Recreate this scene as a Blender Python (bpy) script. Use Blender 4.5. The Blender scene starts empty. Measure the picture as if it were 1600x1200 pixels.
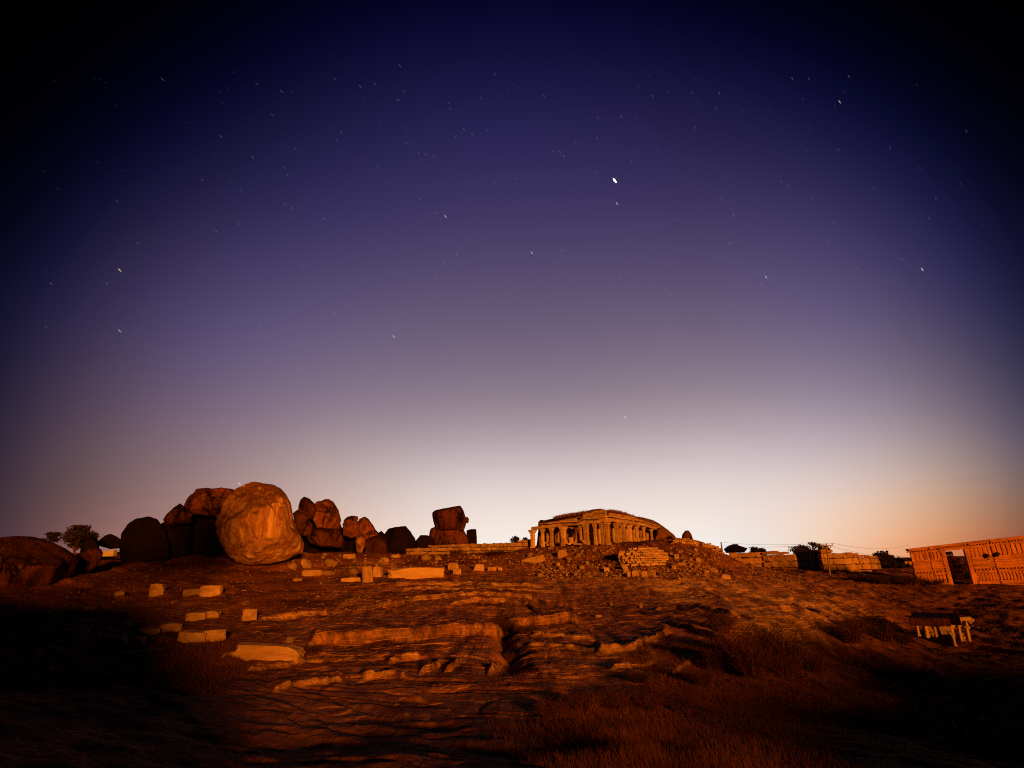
import bpy, bmesh, math, random
import numpy as np
from mathutils import Vector, Matrix

scene = bpy.context.scene
C = scene.collection
random.seed(7)
RNG = np.random.default_rng(11)

# ------------------------------------------------------------------ camera
F = 860.0                                   # focal length in units of a 1600-wide frame
TILT = math.atan(285 / F)
ROLL = math.radians(1.5)
FW = np.array([0, math.cos(TILT), math.sin(TILT)])
_U = np.array([0, -math.sin(TILT), math.cos(TILT)])
_R = np.array([1.0, 0, 0])
RT = _R * math.cos(ROLL) - _U * math.sin(ROLL)
UP = _U * math.cos(ROLL) + _R * math.sin(ROLL)
cam = bpy.data.cameras.new('camera')
cam.sensor_width = 36
cam.lens = 36 * F / 1600
cam.clip_start = 0.05
cam.clip_end = 20000
camo = bpy.data.objects.new('camera', cam)
camo.matrix_world = Matrix(((RT[0], UP[0], -FW[0], 0), (RT[1], UP[1], -FW[1], 0), (RT[2], UP[2], -FW[2], 0), (0, 0, 0, 1)))
C.objects.link(camo)
scene.camera = camo

# ------------------------------------------------------------------ exposure
scene.view_settings.view_transform = 'Standard'
scene.view_settings.look = 'None'
scene.view_settings.exposure = 0
scene.view_settings.gamma = 1
scene.view_settings.use_curve_mapping = False

scene.cycles.use_denoising = False
scene.render.filter_size = 1.1
scene.cycles.pixel_filter_type = 'BLACKMAN_HARRIS'
scene.cycles.filter_width = 1.1

# ------------------------------------------------------------------ twilight sky (log radiance by elevation, centre / right / left of the glow)
SKY_C = [(-1, -.12, -.12, -.16), (2, -.07, -.12, -.2), (4, -.06, -.26, -.41), (7, -.22, -.34, -.36), (11, -.6, -.77, -.74), (16, -1.22, -1.47, -1.31), (22, -1.75, -2.03, -1.56), (29, -2.3, -2.58, -1.84), (37, -2.93, -3.21, -2.08), (45, -3.47, -3.72, -2.2), (52, -3.88, -4.05, -2.25), (70, -4.5, -4.7, -2.7)]
SKY_R = [(-1, .95, -.7, -2.4), (2, .88, -.06, -1.3), (4, .58, .1, -.72), (7, .24, -.05, -.42), (11, -.42, -.63, -.71), (16, -1.0, -1.18, -.91), (22, -1.57, -1.74, -1.04), (29, -2.07, -2.24, -1.26), (37, -2.8, -2.9, -1.6), (45, -3.33, -3.43, -1.85), (52, -3.82, -3.92, -2.0), (70, -4.5, -4.7, -2.7)]
SKY_L = [(-1, -.05, -.95, -1.25), (2, -.26, -1.12, -1.47), (4, -.64, -1.3, -1.7), (7, -.93, -1.44, -1.62), (11, -1.18, -1.62, -1.6), (16, -1.6, -1.95, -1.52), (22, -2.04, -2.29, -1.53), (29, -2.56, -2.81, -1.88), (37, -3.38, -3.54, -2.18), (45, -3.84, -3.95, -2.4), (52, -3.98, -4.06, -2.3), (70, -4.5, -4.7, -2.7)]
SKY_V = [(0, 0, 0, 0), (20, 0, 0, 0), (28, -.19, -.20, -.10), (34, -.53, -.55, -.36), (38, -.98, -1.02, -.82), (42, -1.75, -1.8, -1.3), (46, -3.4, -3.2, -2.2), (50, -5.2, -4.9, -4.2), (54, -6.4, -6.2, -6.0), (58, -6.9, -6.8, -6.8)]
w = bpy.data.worlds.new('World')
scene.world = w
w.use_nodes = True
nt = w.node_tree
nt.nodes.clear()
def N(t, **k):
    n = nt.nodes.new(t)
    for a, b in k.items(): setattr(n, a, b)
    return n
def mth(op, a, b=None, c=None):
    n = N('ShaderNodeMath', operation=op)
    for i, v in enumerate((a, b, c)):
        if v is None: continue
        if isinstance(v, (int, float)): n.inputs[i].default_value = v
        else: nt.links.new(v, n.inputs[i])
    return n.outputs[0]
tc = N('ShaderNodeTexCoord')
nrm = N('ShaderNodeVectorMath', operation='NORMALIZE')
nt.links.new(tc.outputs['Generated'], nrm.inputs[0])
sx = N('ShaderNodeSeparateXYZ')
nt.links.new(nrm.outputs[0], sx.inputs[0])
X, Y, Z = sx.outputs
azn = mth('MULTIPLY', mth('ARCTAN2', X, Y), 180 / math.pi)
eln = mth('MULTIPLY', mth('ARCSINE', Z), 180 / math.pi)
dt = N('ShaderNodeVectorMath', operation='DOT_PRODUCT')
nt.links.new(nrm.outputs[0], dt.inputs[0])
dt.inputs[1].default_value = (0, math.cos(math.radians(10)), math.sin(math.radians(10)))
thn = mth('MULTIPLY', mth('ARCCOSINE', dt.outputs['Value']), 180 / math.pi)
def smooth_pts(pts, lo, hi, sg):
    xs = np.array([p[0] for p in pts], float); ys = np.array([p[1:] for p in pts], float)
    fx = np.linspace(lo - 12, hi + 12, 1200)
    out = []
    for c in range(ys.shape[1]):
        f = np.interp(fx, xs, ys[:, c])
        lo_s, hi_s = (ys[1, c] - ys[0, c]) / (xs[1] - xs[0]), (ys[-1, c] - ys[-2, c]) / (xs[-1] - xs[-2])
        if sg > 2: lo_s = 0
        f = np.where(fx < xs[0], ys[0, c] + lo_s * (fx - xs[0]), np.where(fx > xs[-1], ys[-1, c] + hi_s * (fx - xs[-1]), f))
        kx = np.arange(-60, 61) * (fx[1] - fx[0]); kr = np.exp(-(kx / sg) ** 2 / 2); kr /= kr.sum()
        out.append(np.convolve(np.pad(f, 60, mode='edge'), kr, 'valid'))
    px = np.r_[np.linspace(lo, min(hi, lo + 13), 10)[:-1], np.linspace(min(hi, lo + 13), hi, 22)] if sg < 2 else np.linspace(lo, hi, 31)
    return [(float(x),) + tuple(float(np.interp(x, fx, o)) for o in out) for x in px]
def ramp(fac, pts, lo, hi, interp='B_SPLINE', sg=1.95):
    pts = smooth_pts(pts, lo, hi, sg)
    r = N('ShaderNodeValToRGB')
    f = mth('DIVIDE', mth('SUBTRACT', fac, lo), hi - lo)
    nt.links.new(f, r.inputs[0])
    cr = r.color_ramp
    cr.interpolation = interp
    for i, p in enumerate(pts):
        pos = (p[0] - lo) / (hi - lo)
        e = cr.elements[i] if i < 2 else cr.elements.new(pos)
        e.position = pos
        v = [(q + 7) / 9 for q in p[1:]]
        if len(v) == 1: v = v * 3
        e.color = (*v, 1)
    return r.outputs[0]
def smooth01(v, a, b):
    n = N('ShaderNodeMapRange', interpolation_type='SMOOTHSTEP')
    nt.links.new(v, n.inputs[0])
    n.inputs[1].default_value = a; n.inputs[2].default_value = b
    return n.outputs[0]
def mixc(f, a, b):
    n = N('ShaderNodeMix', data_type='RGBA')
    nt.links.new(f, n.inputs[0]); nt.links.new(a, n.inputs[6]); nt.links.new(b, n.inputs[7])
    return n.outputs[2]
rc, rr, rl = (ramp(eln, s, -1, 70, 'LINEAR') for s in (SKY_C, SKY_R, SKY_L))
col = mixc(smooth01(azn, 19, 46), rc, rr)
col = mixc(smooth01(mth('MULTIPLY', azn, -1), 1, 41), col, rl)
v = ramp(thn, SKY_V, 0, 58, 'LINEAR', 2.1)
sp = N('ShaderNodeSeparateColor'); nt.links.new(col, sp.inputs[0])
sv = N('ShaderNodeSeparateColor'); nt.links.new(v, sv.inputs[0])
cc = N('ShaderNodeCombineColor')
for i in range(3):
    l = mth('ADD', mth('SUBTRACT', mth('MULTIPLY', sp.outputs[i], 9), 7), mth('SUBTRACT', mth('MULTIPLY', sv.outputs[i], 9), 7))
    nt.links.new(mth('EXPONENT', l), cc.inputs[i])
bg = N('ShaderNodeBackground')
nt.links.new(cc.outputs[0], bg.inputs[0])
bg.inputs[1].default_value = 1.0
wo = N('ShaderNodeOutputWorld')
nt.links.new(bg.outputs[0], wo.inputs[0])

# ------------------------------------------------------------------ the town's orange floodlight: low, behind the camera and to its right
SUN_AZ, SUN_EL = math.radians(20), math.radians(6.5)
LDIR = Vector((math.sin(SUN_AZ) * math.cos(SUN_EL), -math.cos(SUN_AZ) * math.cos(SUN_EL), math.sin(SUN_EL)))
sun = bpy.data.lights.new('floodlight_sun', 'SUN')
sun.energy = 5.0
sun.angle = math.radians(5.5)
sun.color = (1.0, 0.30, 0.022)
suno = bpy.data.objects.new('floodlight_sun', sun)
suno.rotation_euler = (-LDIR).to_track_quat('-Z', 'Y').to_euler()
C.objects.link(suno)

# ------------------------------------------------------------------ pixel geometry (pixels of the 1600 x 1200 photograph)
def ray(px, py):
    d = FW * F + RT * (px - 800) + UP * (600 - py)
    return d / np.linalg.norm(d)
def P(px, py, r):                           # the point at horizontal distance r seen at a pixel
    d = ray(px, py)
    return d * (r / math.hypot(d[0], d[1]))
def azof(px, py=860):
    d = ray(px, py)
    return math.atan2(d[0], d[1])
def mpp(p):                                 # metres per pixel at a point
    return max(0.001, float(np.dot(p, FW)) / F)
def proj(x, y, z):
    a = x * FW[0] + y * FW[1] + z * FW[2]
    a = np.where(a > .1, a, .1)
    return 800 + F * (x * RT[0] + y * RT[1] + z * RT[2]) / a, 600 - F * (x * UP[0] + y * UP[1] + z * UP[2]) / a

# ------------------------------------------------------------------ noise
_perm = np.random.default_rng(3).permutation(4096)
_val = np.random.default_rng(4).random(4096) * 2 - 1
def vnoise(x, y, z=None):
    if z is None: z = np.zeros_like(x)
    xi, yi, zi = np.floor(x).astype(np.int64), np.floor(y).astype(np.int64), np.floor(z).astype(np.int64)
    fx, fy, fz = x - xi, y - yi, z - zi
    fx, fy, fz = (f * f * f * (f * (f * 6 - 15) + 10) for f in (fx, fy, fz))
    def h(a, b, c): return _val[_perm[(_perm[(_perm[a & 4095] + b) & 4095] + c) & 4095]]
    def l(a, b, t): return a + (b - a) * t
    return l(l(l(h(xi, yi, zi), h(xi+1, yi, zi), fx), l(h(xi, yi+1, zi), h(xi+1, yi+1, zi), fx), fy),
             l(l(h(xi, yi, zi+1), h(xi+1, yi, zi+1), fx), l(h(xi, yi+1, zi+1), h(xi+1, yi+1, zi+1), fx), fy), fz)
def fbm(x, y, z=None, o=4, g=.5):
    s, a = 0, 1.0
    for i in range(o):
        s = s + a * vnoise(x + 17.3 * i, y - 9.1 * i, None if z is None else z + 5.7 * i)
        x, y = x * 2.03, y * 2.03
        if z is not None: z = z * 2.03
        a *= g
    return s
def sstep(t):
    t = np.clip(t, 0, 1)
    return t * t * (3 - 2 * t)

# ------------------------------------------------------------------ object helpers
def link(name, me, parent=None, loc=None):
    o = bpy.data.objects.new(name, me)
    C.objects.link(o)
    if parent is not None: o.parent = parent
    if loc is not None: o.location = loc
    return o
def tag(o, label=None, cat=None, group=None, kind=None):
    if label: o['label'] = label
    if cat: o['category'] = cat
    if group: o['group'] = group
    if kind: o['kind'] = kind
    return o
def thing(name, label, cat, loc, group=None):
    return tag(link(name, None, None, Vector(loc)), label, cat, group)
def npmesh(name, V, faces, mat, smooth=False):
    me = bpy.data.meshes.new(name)
    V = np.asarray(V, dtype=np.float32)
    if isinstance(faces, np.ndarray):
        n, k = faces.shape
        me.vertices.add(len(V)); me.vertices.foreach_set('co', V.ravel())
        me.loops.add(n * k); me.loops.foreach_set('vertex_index', faces.astype(np.int32).ravel())
        me.polygons.add(n)
        me.polygons.foreach_set('loop_start', np.arange(0, n * k, k, dtype=np.int32))
        me.polygons.foreach_set('loop_total', np.full(n, k, dtype=np.int32))
        me.update(calc_edges=True); me.validate()
    else:
        me.from_pydata([tuple(map(float, v)) for v in V], [], faces)
        me.update()
    if mat: me.materials.append(mat)
    if smooth: me.polygons.foreach_set('use_smooth', np.ones(len(me.polygons), dtype=bool))
    return me
class MB:                                   # collects shapes into one mesh
    def __init__(s): s.v, s.f = [], []
    def hexa(s, p):                         # p: 8 points, bottom ring then top ring
        b = len(s.v); s.v += [tuple(map(float, q)) for q in p]
        for q in ((3, 2, 1, 0), (4, 5, 6, 7), (0, 1, 5, 4), (1, 2, 6, 5), (2, 3, 7, 6), (3, 0, 4, 7)): s.f.append(tuple(b + i for i in q))
    def box(s, c, sz, M=None):
        x, y, z = (q / 2 for q in sz)
        p = [Vector(q) for q in ((-x, -y, -z), (x, -y, -z), (x, y, -z), (-x, y, -z), (-x, -y, z), (x, -y, z), (x, y, z), (-x, y, z))]
        if M is not None: p = [M @ q for q in p]
        s.hexa([q + Vector(c) for q in p])
    def tube(s, pts, rads, n=8):
        pts = [Vector(p) for p in pts]; b = len(s.v)
        for i, p in enumerate(pts):
            d = (pts[min(i+1, len(pts)-1)] - pts[max(i-1, 0)]).normalized()
            a = d.cross(Vector((0.31, .9, .21))).normalized(); c = d.cross(a)
            for k in range(n):
                t = 2 * math.pi * k / n
                s.v.append(tuple(p + (a * math.cos(t) + c * math.sin(t)) * rads[i]))
        for i in range(len(pts) - 1):
            for k in range(n):
                s.f.append((b + i*n + k, b + i*n + (k+1) % n, b + (i+1)*n + (k+1) % n, b + (i+1)*n + k))
        s.f.append(tuple(b + k for k in reversed(range(n)))); s.f.append(tuple(b + (len(pts)-1)*n + k for k in range(n)))
    def build(s, name, mat, parent=None, loc=(0, 0, 0), bevel=0, smooth=False):
        me = npmesh(name, s.v, s.f, mat, smooth)
        if bevel:
            bm = bmesh.new(); bm.from_mesh(me)
            bmesh.ops.bevel(bm, geom=bm.edges[:], offset=bevel, segments=1, affect='EDGES', clamp_overlap=True)
            bm.to_mesh(me); bm.free()
        return link(name, me, parent, loc)

# ------------------------------------------------------------------ materials
def mat_base(name, rough=.95):
    m = bpy.data.materials.new(name); m.use_nodes = True
    b = m.node_tree.nodes['Principled BSDF']
    b.inputs['Roughness'].default_value = rough
    b.inputs['Specular IOR Level'].default_value = .03
    return m, m.node_tree, b
def mat_stone(name, c0, c1, c2, scale=1.0, stretch=(1, 1, 1), bump=.4, stain=.5, coords='Object', pale=None, vary=.25, crack=0, streak=False, top=None):
    m, t, b = mat_base(name)
    def n(ty, **k):
        q = t.nodes.new(ty)
        for a, v in k.items(): setattr(q, a, v)
        return q
    tcn = n('ShaderNodeTexCoord'); mp = n('ShaderNodeMapping')
    t.links.new(tcn.outputs[coords], mp.inputs[0])
    mp.inputs['Scale'].default_value = [scale * s for s in stretch]
    oi = n('ShaderNodeObjectInfo')
    add = n('ShaderNodeVectorMath', operation='ADD')
    mul = n('ShaderNodeVectorMath', operation='SCALE')
    cmb = n('ShaderNodeCombineXYZ')
    for i in range(3): t.links.new(oi.outputs['Random'], cmb.inputs[i])
    t.links.new(cmb.outputs[0], mul.inputs[0]); mul.inputs['Scale'].default_value = 40
    t.links.new(mp.outputs[0], add.inputs[0]); t.links.new(mul.outputs[0], add.inputs[1])
    n1 = n('ShaderNodeTexNoise'); n1.inputs['Scale'].default_value = .9; n1.inputs['Detail'].default_value = 9; n1.inputs['Roughness'].default_value = .68
    n2 = n('ShaderNodeTexNoise'); n2.inputs['Scale'].default_value = .35; n2.inputs['Detail'].default_value = 6; n2.inputs['Roughness'].default_value = .6; n2.inputs['Distortion'].default_value = .6
    n3 = n('ShaderNodeTexNoise'); n3.inputs['Scale'].default_value = 7; n3.inputs['Detail'].default_value = 6; n3.inputs['Roughness'].default_value = .7
    for q in (n1, n2, n3): t.links.new(add.outputs[0], q.inputs['Vector'])
    def rmp(src, a, bb):
        r = n('ShaderNodeMapRange'); t.links.new(src, r.inputs[0]); r.inputs[1].default_value = a; r.inputs[2].default_value = bb
        return r.outputs[0]
    def mx(f, a, bb, bt='MIX'):
        q = n('ShaderNodeMix', data_type='RGBA', blend_type=bt)
        for s, vv in ((q.inputs[0], f), (q.inputs[6], a), (q.inputs[7], bb)):
            if isinstance(vv, (tuple, list)): s.default_value = (*vv, 1)
            elif isinstance(vv, (int, float)): s.default_value = vv
            else: t.links.new(vv, s)
        return q.outputs[2]
    c = mx(rmp(n1.outputs[0], .36, .64), c0, c1)
    if pale: c = mx(rmp(n3.outputs[0], .56, .7), c, pale)
    sf = n('ShaderNodeMath', operation='MULTIPLY'); t.links.new(rmp(n2.outputs[0], .52, .66), sf.inputs[0]); sf.inputs[1].default_value = stain
    c = mx(sf.outputs[0], c, c2)
    if streak:
        ms = n('ShaderNodeMapping'); t.links.new(add.outputs[0], ms.inputs[0]); ms.inputs['Scale'].default_value = (1, 1, .13)
        ns_ = n('ShaderNodeTexNoise'); t.links.new(ms.outputs[0], ns_.inputs['Vector']); ns_.inputs['Scale'].default_value = 1.4; ns_.inputs['Detail'].default_value = 6; ns_.inputs['Roughness'].default_value = .65; ns_.inputs['Distortion'].default_value = .5
        c = mx(rmp(ns_.outputs[0], .52, .60), c, tuple(q * 1.15 for q in c1)); c = mx(rmp(ns_.outputs[0], .44, .37), c, pale)
    if top:  # dark weathering on up-facing parts, also painting in the big boulder's facet shade
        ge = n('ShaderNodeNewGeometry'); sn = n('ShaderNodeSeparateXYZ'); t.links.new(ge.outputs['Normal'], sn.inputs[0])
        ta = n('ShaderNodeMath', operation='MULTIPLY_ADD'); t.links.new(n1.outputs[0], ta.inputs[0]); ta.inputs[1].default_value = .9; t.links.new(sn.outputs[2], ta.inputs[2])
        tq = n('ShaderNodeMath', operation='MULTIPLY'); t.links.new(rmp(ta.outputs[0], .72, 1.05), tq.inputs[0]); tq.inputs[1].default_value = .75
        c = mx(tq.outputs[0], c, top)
    if crack:
        vo = n('ShaderNodeTexVoronoi', feature='DISTANCE_TO_EDGE'); vo.inputs['Scale'].default_value = crack
        wv = n('ShaderNodeVectorMath', operation='SCALE'); t.links.new(n1.outputs['Color'], wv.inputs[0]); wv.inputs['Scale'].default_value = .9 / crack
        wa = n('ShaderNodeVectorMath', operation='ADD'); t.links.new(add.outputs[0], wa.inputs[0]); t.links.new(wv.outputs[0], wa.inputs[1])
        t.links.new(wa.outputs[0], vo.inputs['Vector'])
        ck = n('ShaderNodeMath', operation='MULTIPLY'); t.links.new(rmp(vo.outputs[0], .045, .0), ck.inputs[0])
        t.links.new(rmp(n2.outputs[0], .42, .6), ck.inputs[1])
        c = mx(ck.outputs[0], c, tuple(q * .35 for q in c2))
    vr = n('ShaderNodeMapRange'); t.links.new(oi.outputs['Random'], vr.inputs[0]); vr.inputs[3].default_value = 1 - vary; vr.inputs[4].default_value = 1 + vary * .6
    hs = n('ShaderNodeHueSaturation'); t.links.new(vr.outputs[0], hs.inputs['Value']); t.links.new(c, hs.inputs['Color'])
    t.links.new(hs.outputs[0], b.inputs['Base Color'])
    ad = n('ShaderNodeMath', operation='ADD'); t.links.new(n1.outputs[0], ad.inputs[0])
    m3 = n('ShaderNodeMath', operation='MULTIPLY'); t.links.new(n3.outputs[0], m3.inputs[0]); m3.inputs[1].default_value = .25
    t.links.new(m3.outputs[0], ad.inputs[1])
    if crack:
        a2 = n('ShaderNodeMath', operation='SUBTRACT'); t.links.new(ad.outputs[0], a2.inputs[0])
        m4 = n('ShaderNodeMath', operation='MULTIPLY'); t.links.new(ck.outputs[0], m4.inputs[0]); m4.inputs[1].default_value = .35
        t.links.new(m4.outputs[0], a2.inputs[1]); ad = a2
    bp = n('ShaderNodeBump'); bp.inputs['Strength'].default_value = bump; bp.inputs['Distance'].default_value = .35 / scale
    t.links.new(ad.outputs[0], bp.inputs['Height']); t.links.new(bp.outputs[0], b.inputs['Normal'])
    return m
def mat_plain(name, c, rough=.9, vary=.15, scale=3):
    return mat_stone(name, c, tuple(q * .7 for q in c), tuple(q * .5 for q in c), scale=scale, bump=.15, stain=.4, vary=vary)
M = {}
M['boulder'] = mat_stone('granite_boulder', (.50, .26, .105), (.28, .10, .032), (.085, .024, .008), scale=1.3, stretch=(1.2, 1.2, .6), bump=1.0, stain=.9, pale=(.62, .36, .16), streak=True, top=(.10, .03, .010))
M['boulder_dark'] = mat_stone('dark_granite', (.125, .037, .010), (.06, .016, .005), (.014, .005, .002), scale=.9, stretch=(1.2, 1.2, .6), bump=1.0, stain=.9, pale=(.20, .06, .017), crack=.6, vary=.4, top=(.03, .010, .004))  # darker, redder version of the boulder colours
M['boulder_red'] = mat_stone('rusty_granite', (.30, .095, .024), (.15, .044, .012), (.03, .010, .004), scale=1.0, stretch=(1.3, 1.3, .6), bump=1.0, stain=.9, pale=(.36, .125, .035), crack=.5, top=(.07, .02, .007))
M['boulder_shaded'] = mat_stone('shade_black_granite', (.014, .006, .004), (.008, .004, .003), (.005, .003, .002), scale=.6, bump=.6, stain=.7)  # near-black colour that paints in the shade lying on these rocks
M['block'] = mat_stone('cut_granite', (.54, .325, .16), (.35, .18, .08), (.12, .05, .02), scale=2.4, bump=.8, stain=.6, pale=(.52, .34, .18))
M['rubble'] = mat_stone('rubble_stone', (.38, .22, .11), (.24, .13, .065), (.10, .05, .03), scale=2.0, bump=.6, stain=.6, vary=.4)
M['temple'] = mat_stone('temple_stone', (.58, .37, .20), (.40, .21, .10), (.15, .06, .025), scale=1.6, bump=.6, stain=.6, pale=(.68, .50, .32), vary=.35)
M['wall'] = mat_stone('fort_wall_stone', (.44, .24, .11), (.33, .16, .07), (.17, .075, .035), scale=1.2, bump=.6, stain=.55, vary=.32)
M['gate'] = mat_stone('gate_plaster_stone', (.58, .22, .065), (.42, .145, .04), (.20, .055, .015), scale=1.1, bump=.7, stain=.75, vary=.2)
M['joint'] = mat_plain('dark_joint_fill', (.05, .026, .015))
M['earth'] = mat_stone('earth_mound', (.21, .085, .03), (.11, .042, .015), (.04, .015, .007), scale=1.3, bump=1.0, stain=.6)
M['twig'] = mat_plain('dry_twig', (.13, .043, .014), scale=1)
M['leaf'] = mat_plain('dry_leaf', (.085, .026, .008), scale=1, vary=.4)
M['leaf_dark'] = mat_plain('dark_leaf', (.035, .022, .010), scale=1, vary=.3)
M['grass'] = mat_plain('dry_grass_blade', (.16, .055, .016), scale=.6, vary=.2)
M['wood'] = mat_plain('weathered_wood', (.30, .19, .11), scale=2)
M['metal'] = mat_plain('dark_metal', (.03, .025, .02), scale=2)
M['whitewash'] = mat_plain('pale_plaster', (.62, .50, .34), scale=1)

# ground: rock sheet, streaked, with dry grass and soil by the 'grass' attribute and dark stains
def ground_material():
    m, t, b = mat_base('hill_ground', .9)
    def n(ty, **k):
        q = t.nodes.new(ty)
        for a, v in k.items(): setattr(q, a, v)
        return q
    def rmp(src, a, bb, c=0, d=1):
        r = n('ShaderNodeMapRange'); t.links.new(src, r.inputs[0]); r.inputs[1].default_value = a; r.inputs[2].default_value = bb; r.inputs[3].default_value = c; r.inputs[4].default_value = d
        return r.outputs[0]
    def mx(f, a, bb):
        q = n('ShaderNodeMix', data_type='RGBA')
        for s, vv in ((q.inputs[0], f), (q.inputs[6], a), (q.inputs[7], bb)):
            if isinstance(vv, (tuple, list)): s.default_value = (*vv, 1)
            elif isinstance(vv, (int, float)): s.default_value = vv
            else: t.links.new(vv, s)
        return q.outputs[2]
    g = n('ShaderNodeNewGeometry')
    at = n('ShaderNodeAttribute'); at.attribute_name = 'grass'
    mp = n('ShaderNodeMapping'); t.links.new(g.outputs['Position'], mp.inputs[0])
    mp.inputs['Rotation'].default_value = (0, 0, math.radians(-14)); mp.inputs['Scale'].default_value = (.75, .30, .6)
    def noise(vec, s, d, r, dist=0):
        q = n('ShaderNodeTexNoise'); t.links.new(vec, q.inputs['Vector'])
        q.inputs['Scale'].default_value = s; q.inputs['Detail'].default_value = d; q.inputs['Roughness'].default_value = r; q.inputs['Distortion'].default_value = dist
        return q.outputs[0]
    s1 = noise(mp.outputs[0], 1.1, 9, .68, .8)
    s2 = noise(g.outputs['Position'], .28, 7, .62, .5)
    s3 = noise(g.outputs['Position'], 5, 7, .7)
    s4 = noise(mp.outputs[0], 4.0, 6, .7, .3)
    rock = mx(rmp(s1, .38, .62), (.14, .045, .014), (.44, .165, .056))
    rock = mx(rmp(s4, .52, .68), rock, (.50, .22, .085))
    rock = mx(rmp(s2, .53, .64, 0, .8), rock, (.05, .018, .008))
    sz = n('ShaderNodeSeparateXYZ'); t.links.new(g.outputs['Position'], sz.inputs[0])
    mpl = n('ShaderNodeMapping'); t.links.new(g.outputs['Position'], mpl.inputs[0]); mpl.inputs['Rotation'].default_value = (0, 0, math.radians(-14)); mpl.inputs['Scale'].default_value = (.5, 1, 1)
    wob = noise(mpl.outputs[0], .16, 5, .55, .4)
    def ma(op, a, bb):
        q = n('ShaderNodeMath', operation=op)
        for i, vv in enumerate((a, bb)):
            if isinstance(vv, (int, float)): q.inputs[i].default_value = vv
            else: t.links.new(vv, q.inputs[i])
        return q.outputs[0]
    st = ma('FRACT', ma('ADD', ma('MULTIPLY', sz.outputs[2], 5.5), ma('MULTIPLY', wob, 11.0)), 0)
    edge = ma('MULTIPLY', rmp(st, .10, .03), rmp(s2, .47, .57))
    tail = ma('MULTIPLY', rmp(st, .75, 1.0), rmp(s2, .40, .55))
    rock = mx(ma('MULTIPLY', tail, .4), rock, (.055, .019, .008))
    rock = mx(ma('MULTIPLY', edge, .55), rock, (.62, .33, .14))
    mpy = n('ShaderNodeMapping'); t.links.new(g.outputs['Position'], mpy.inputs[0]); mpy.inputs['Rotation'].default_value = (0, 0, math.radians(-9)); mpy.inputs['Scale'].default_value = (1.0, .09, .4)
    sy = noise(mpy.outputs[0], .9, 7, .66, .5); sy2 = noise(mpy.outputs[0], 3.0, 5, .65, .3)
    rx = rmp(sz.outputs[0], -14, 9, .7, 1.0)
    ss = ma('MULTIPLY', rmp(sy, .54, .62), rx); sl_ = ma('MULTIPLY', rmp(sy2, .55, .68), rx)
    rock = mx(ma('MULTIPLY', ss, .85), rock, (.06, .018, .006))
    rock = mx(ma('MULTIPLY', sl_, .6), rock, (.58, .30, .125))
    soil = mx(rmp(s3, .35, .65), (.055, .017, .005), (.38, .128, .038))
    soil = mx(rmp(s2, .45, .62), soil, (.07, .02, .006))
    gf = n('ShaderNodeMath', operation='ADD'); t.links.new(at.outputs['Fac'], gf.inputs[0])
    gs = rmp(s3, .3, .7, -.25, .25); t.links.new(gs, gf.inputs[1])
    soil = mx(ma('MULTIPLY', rmp(sy2, .5, .66), rmp(sz.outputs[0], 0, 12, 0, .75)), soil, (.42, .17, .06))
    soil = mx(ma('MULTIPLY', rmp(sy, .52, .62), rmp(sz.outputs[0], 0, 12, 0, .8)), soil, (.045, .013, .004))
    c = mx(rmp(gf.outputs[0], .35, .65), rock, soil)
    af = n('ShaderNodeAttribute'); af.attribute_name = 'pale_highlight'  # pale colour painted on as highlights of ledge lips and slope patches
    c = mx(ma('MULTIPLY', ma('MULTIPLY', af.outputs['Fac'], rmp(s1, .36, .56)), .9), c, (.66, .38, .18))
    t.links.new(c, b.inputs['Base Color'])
    h = n('ShaderNodeMath', operation='ADD')
    k1 = n('ShaderNodeMath', operation='MULTIPLY'); t.links.new(s1, k1.inputs[0]); k1.inputs[1].default_value = 1.0
    k2 = n('ShaderNodeMath', operation='MULTIPLY'); t.links.new(s3, k2.inputs[0]); k2.inputs[1].default_value = .3
    k3 = ma('MULTIPLY', rmp(st, 0.0, .12), .35); k4 = ma('MULTIPLY', st, -.35)
    t.links.new(k1.outputs[0], h.inputs[0]); t.links.new(k2.outputs[0], h.inputs[1])
    hh_ = ma('ADD', ma('ADD', h.outputs[0], ma('MULTIPLY', ma('ADD', sy, ma('MULTIPLY', sy2, .3)), 1.0)), ma('MULTIPLY', ma('ADD', k3, k4), rmp(gf.outputs[0], .65, .35)))
    bp = n('ShaderNodeBump'); bp.inputs['Strength'].default_value = .55; bp.inputs['Distance'].default_value = .3
    t.links.new(hh_, bp.inputs['Height']); t.links.new(bp.outputs[0], b.inputs['Normal'])
    return m
M['ground'] = ground_material()

# ------------------------------------------------------------------ terrain: heights through control points, then ledges, terraces and grain
ctl = []
def cp(px, py, r):
    p = P(px, py, r); ctl.append((math.atan2(p[0], p[1]), math.log(r), p[2]))
for x, r in ((0, 9), (400, 9), (800, 9), (1200, 10.5), (1600, 15)): cp(x, 1195, r)
for x, r in ((40, 14), (400, 14), (800, 14.5), (1200, 16.5), (1400, 21), (1560, 27)): cp(x, 1100, r)
for x, r in ((40, 19), (400, 19), (800, 19), (1100, 20), (1300, 25), (1430, 31), (1560, 35)): cp(x, 1050, r)
for x, r in ((40, 27), (400, 25), (800, 25), (1000, 26), (1150, 27), (1300, 34), (1430, 42)): cp(x, 1005, r)
cp(1500, 1010, 45); cp(1580, 1005, 46)
for x, r in ((60, 38), (300, 35), (600, 35), (850, 36), (1000, 36), (1200, 38), (1300, 44)): cp(x, 965, r)
cp(1430, 960, 54); cp(1560, 950, 54)
for x, r in ((100, 46), (300, 44), (600, 44), (850, 45), (1000, 45), (1200, 49), (1400, 60)): cp(x, 932, r)
for x, r in ((100, 51), (300, 51), (600, 51), (850, 52), (1000, 51), (1200, 58), (1350, 68)): cp(x, 907, r)
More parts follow.
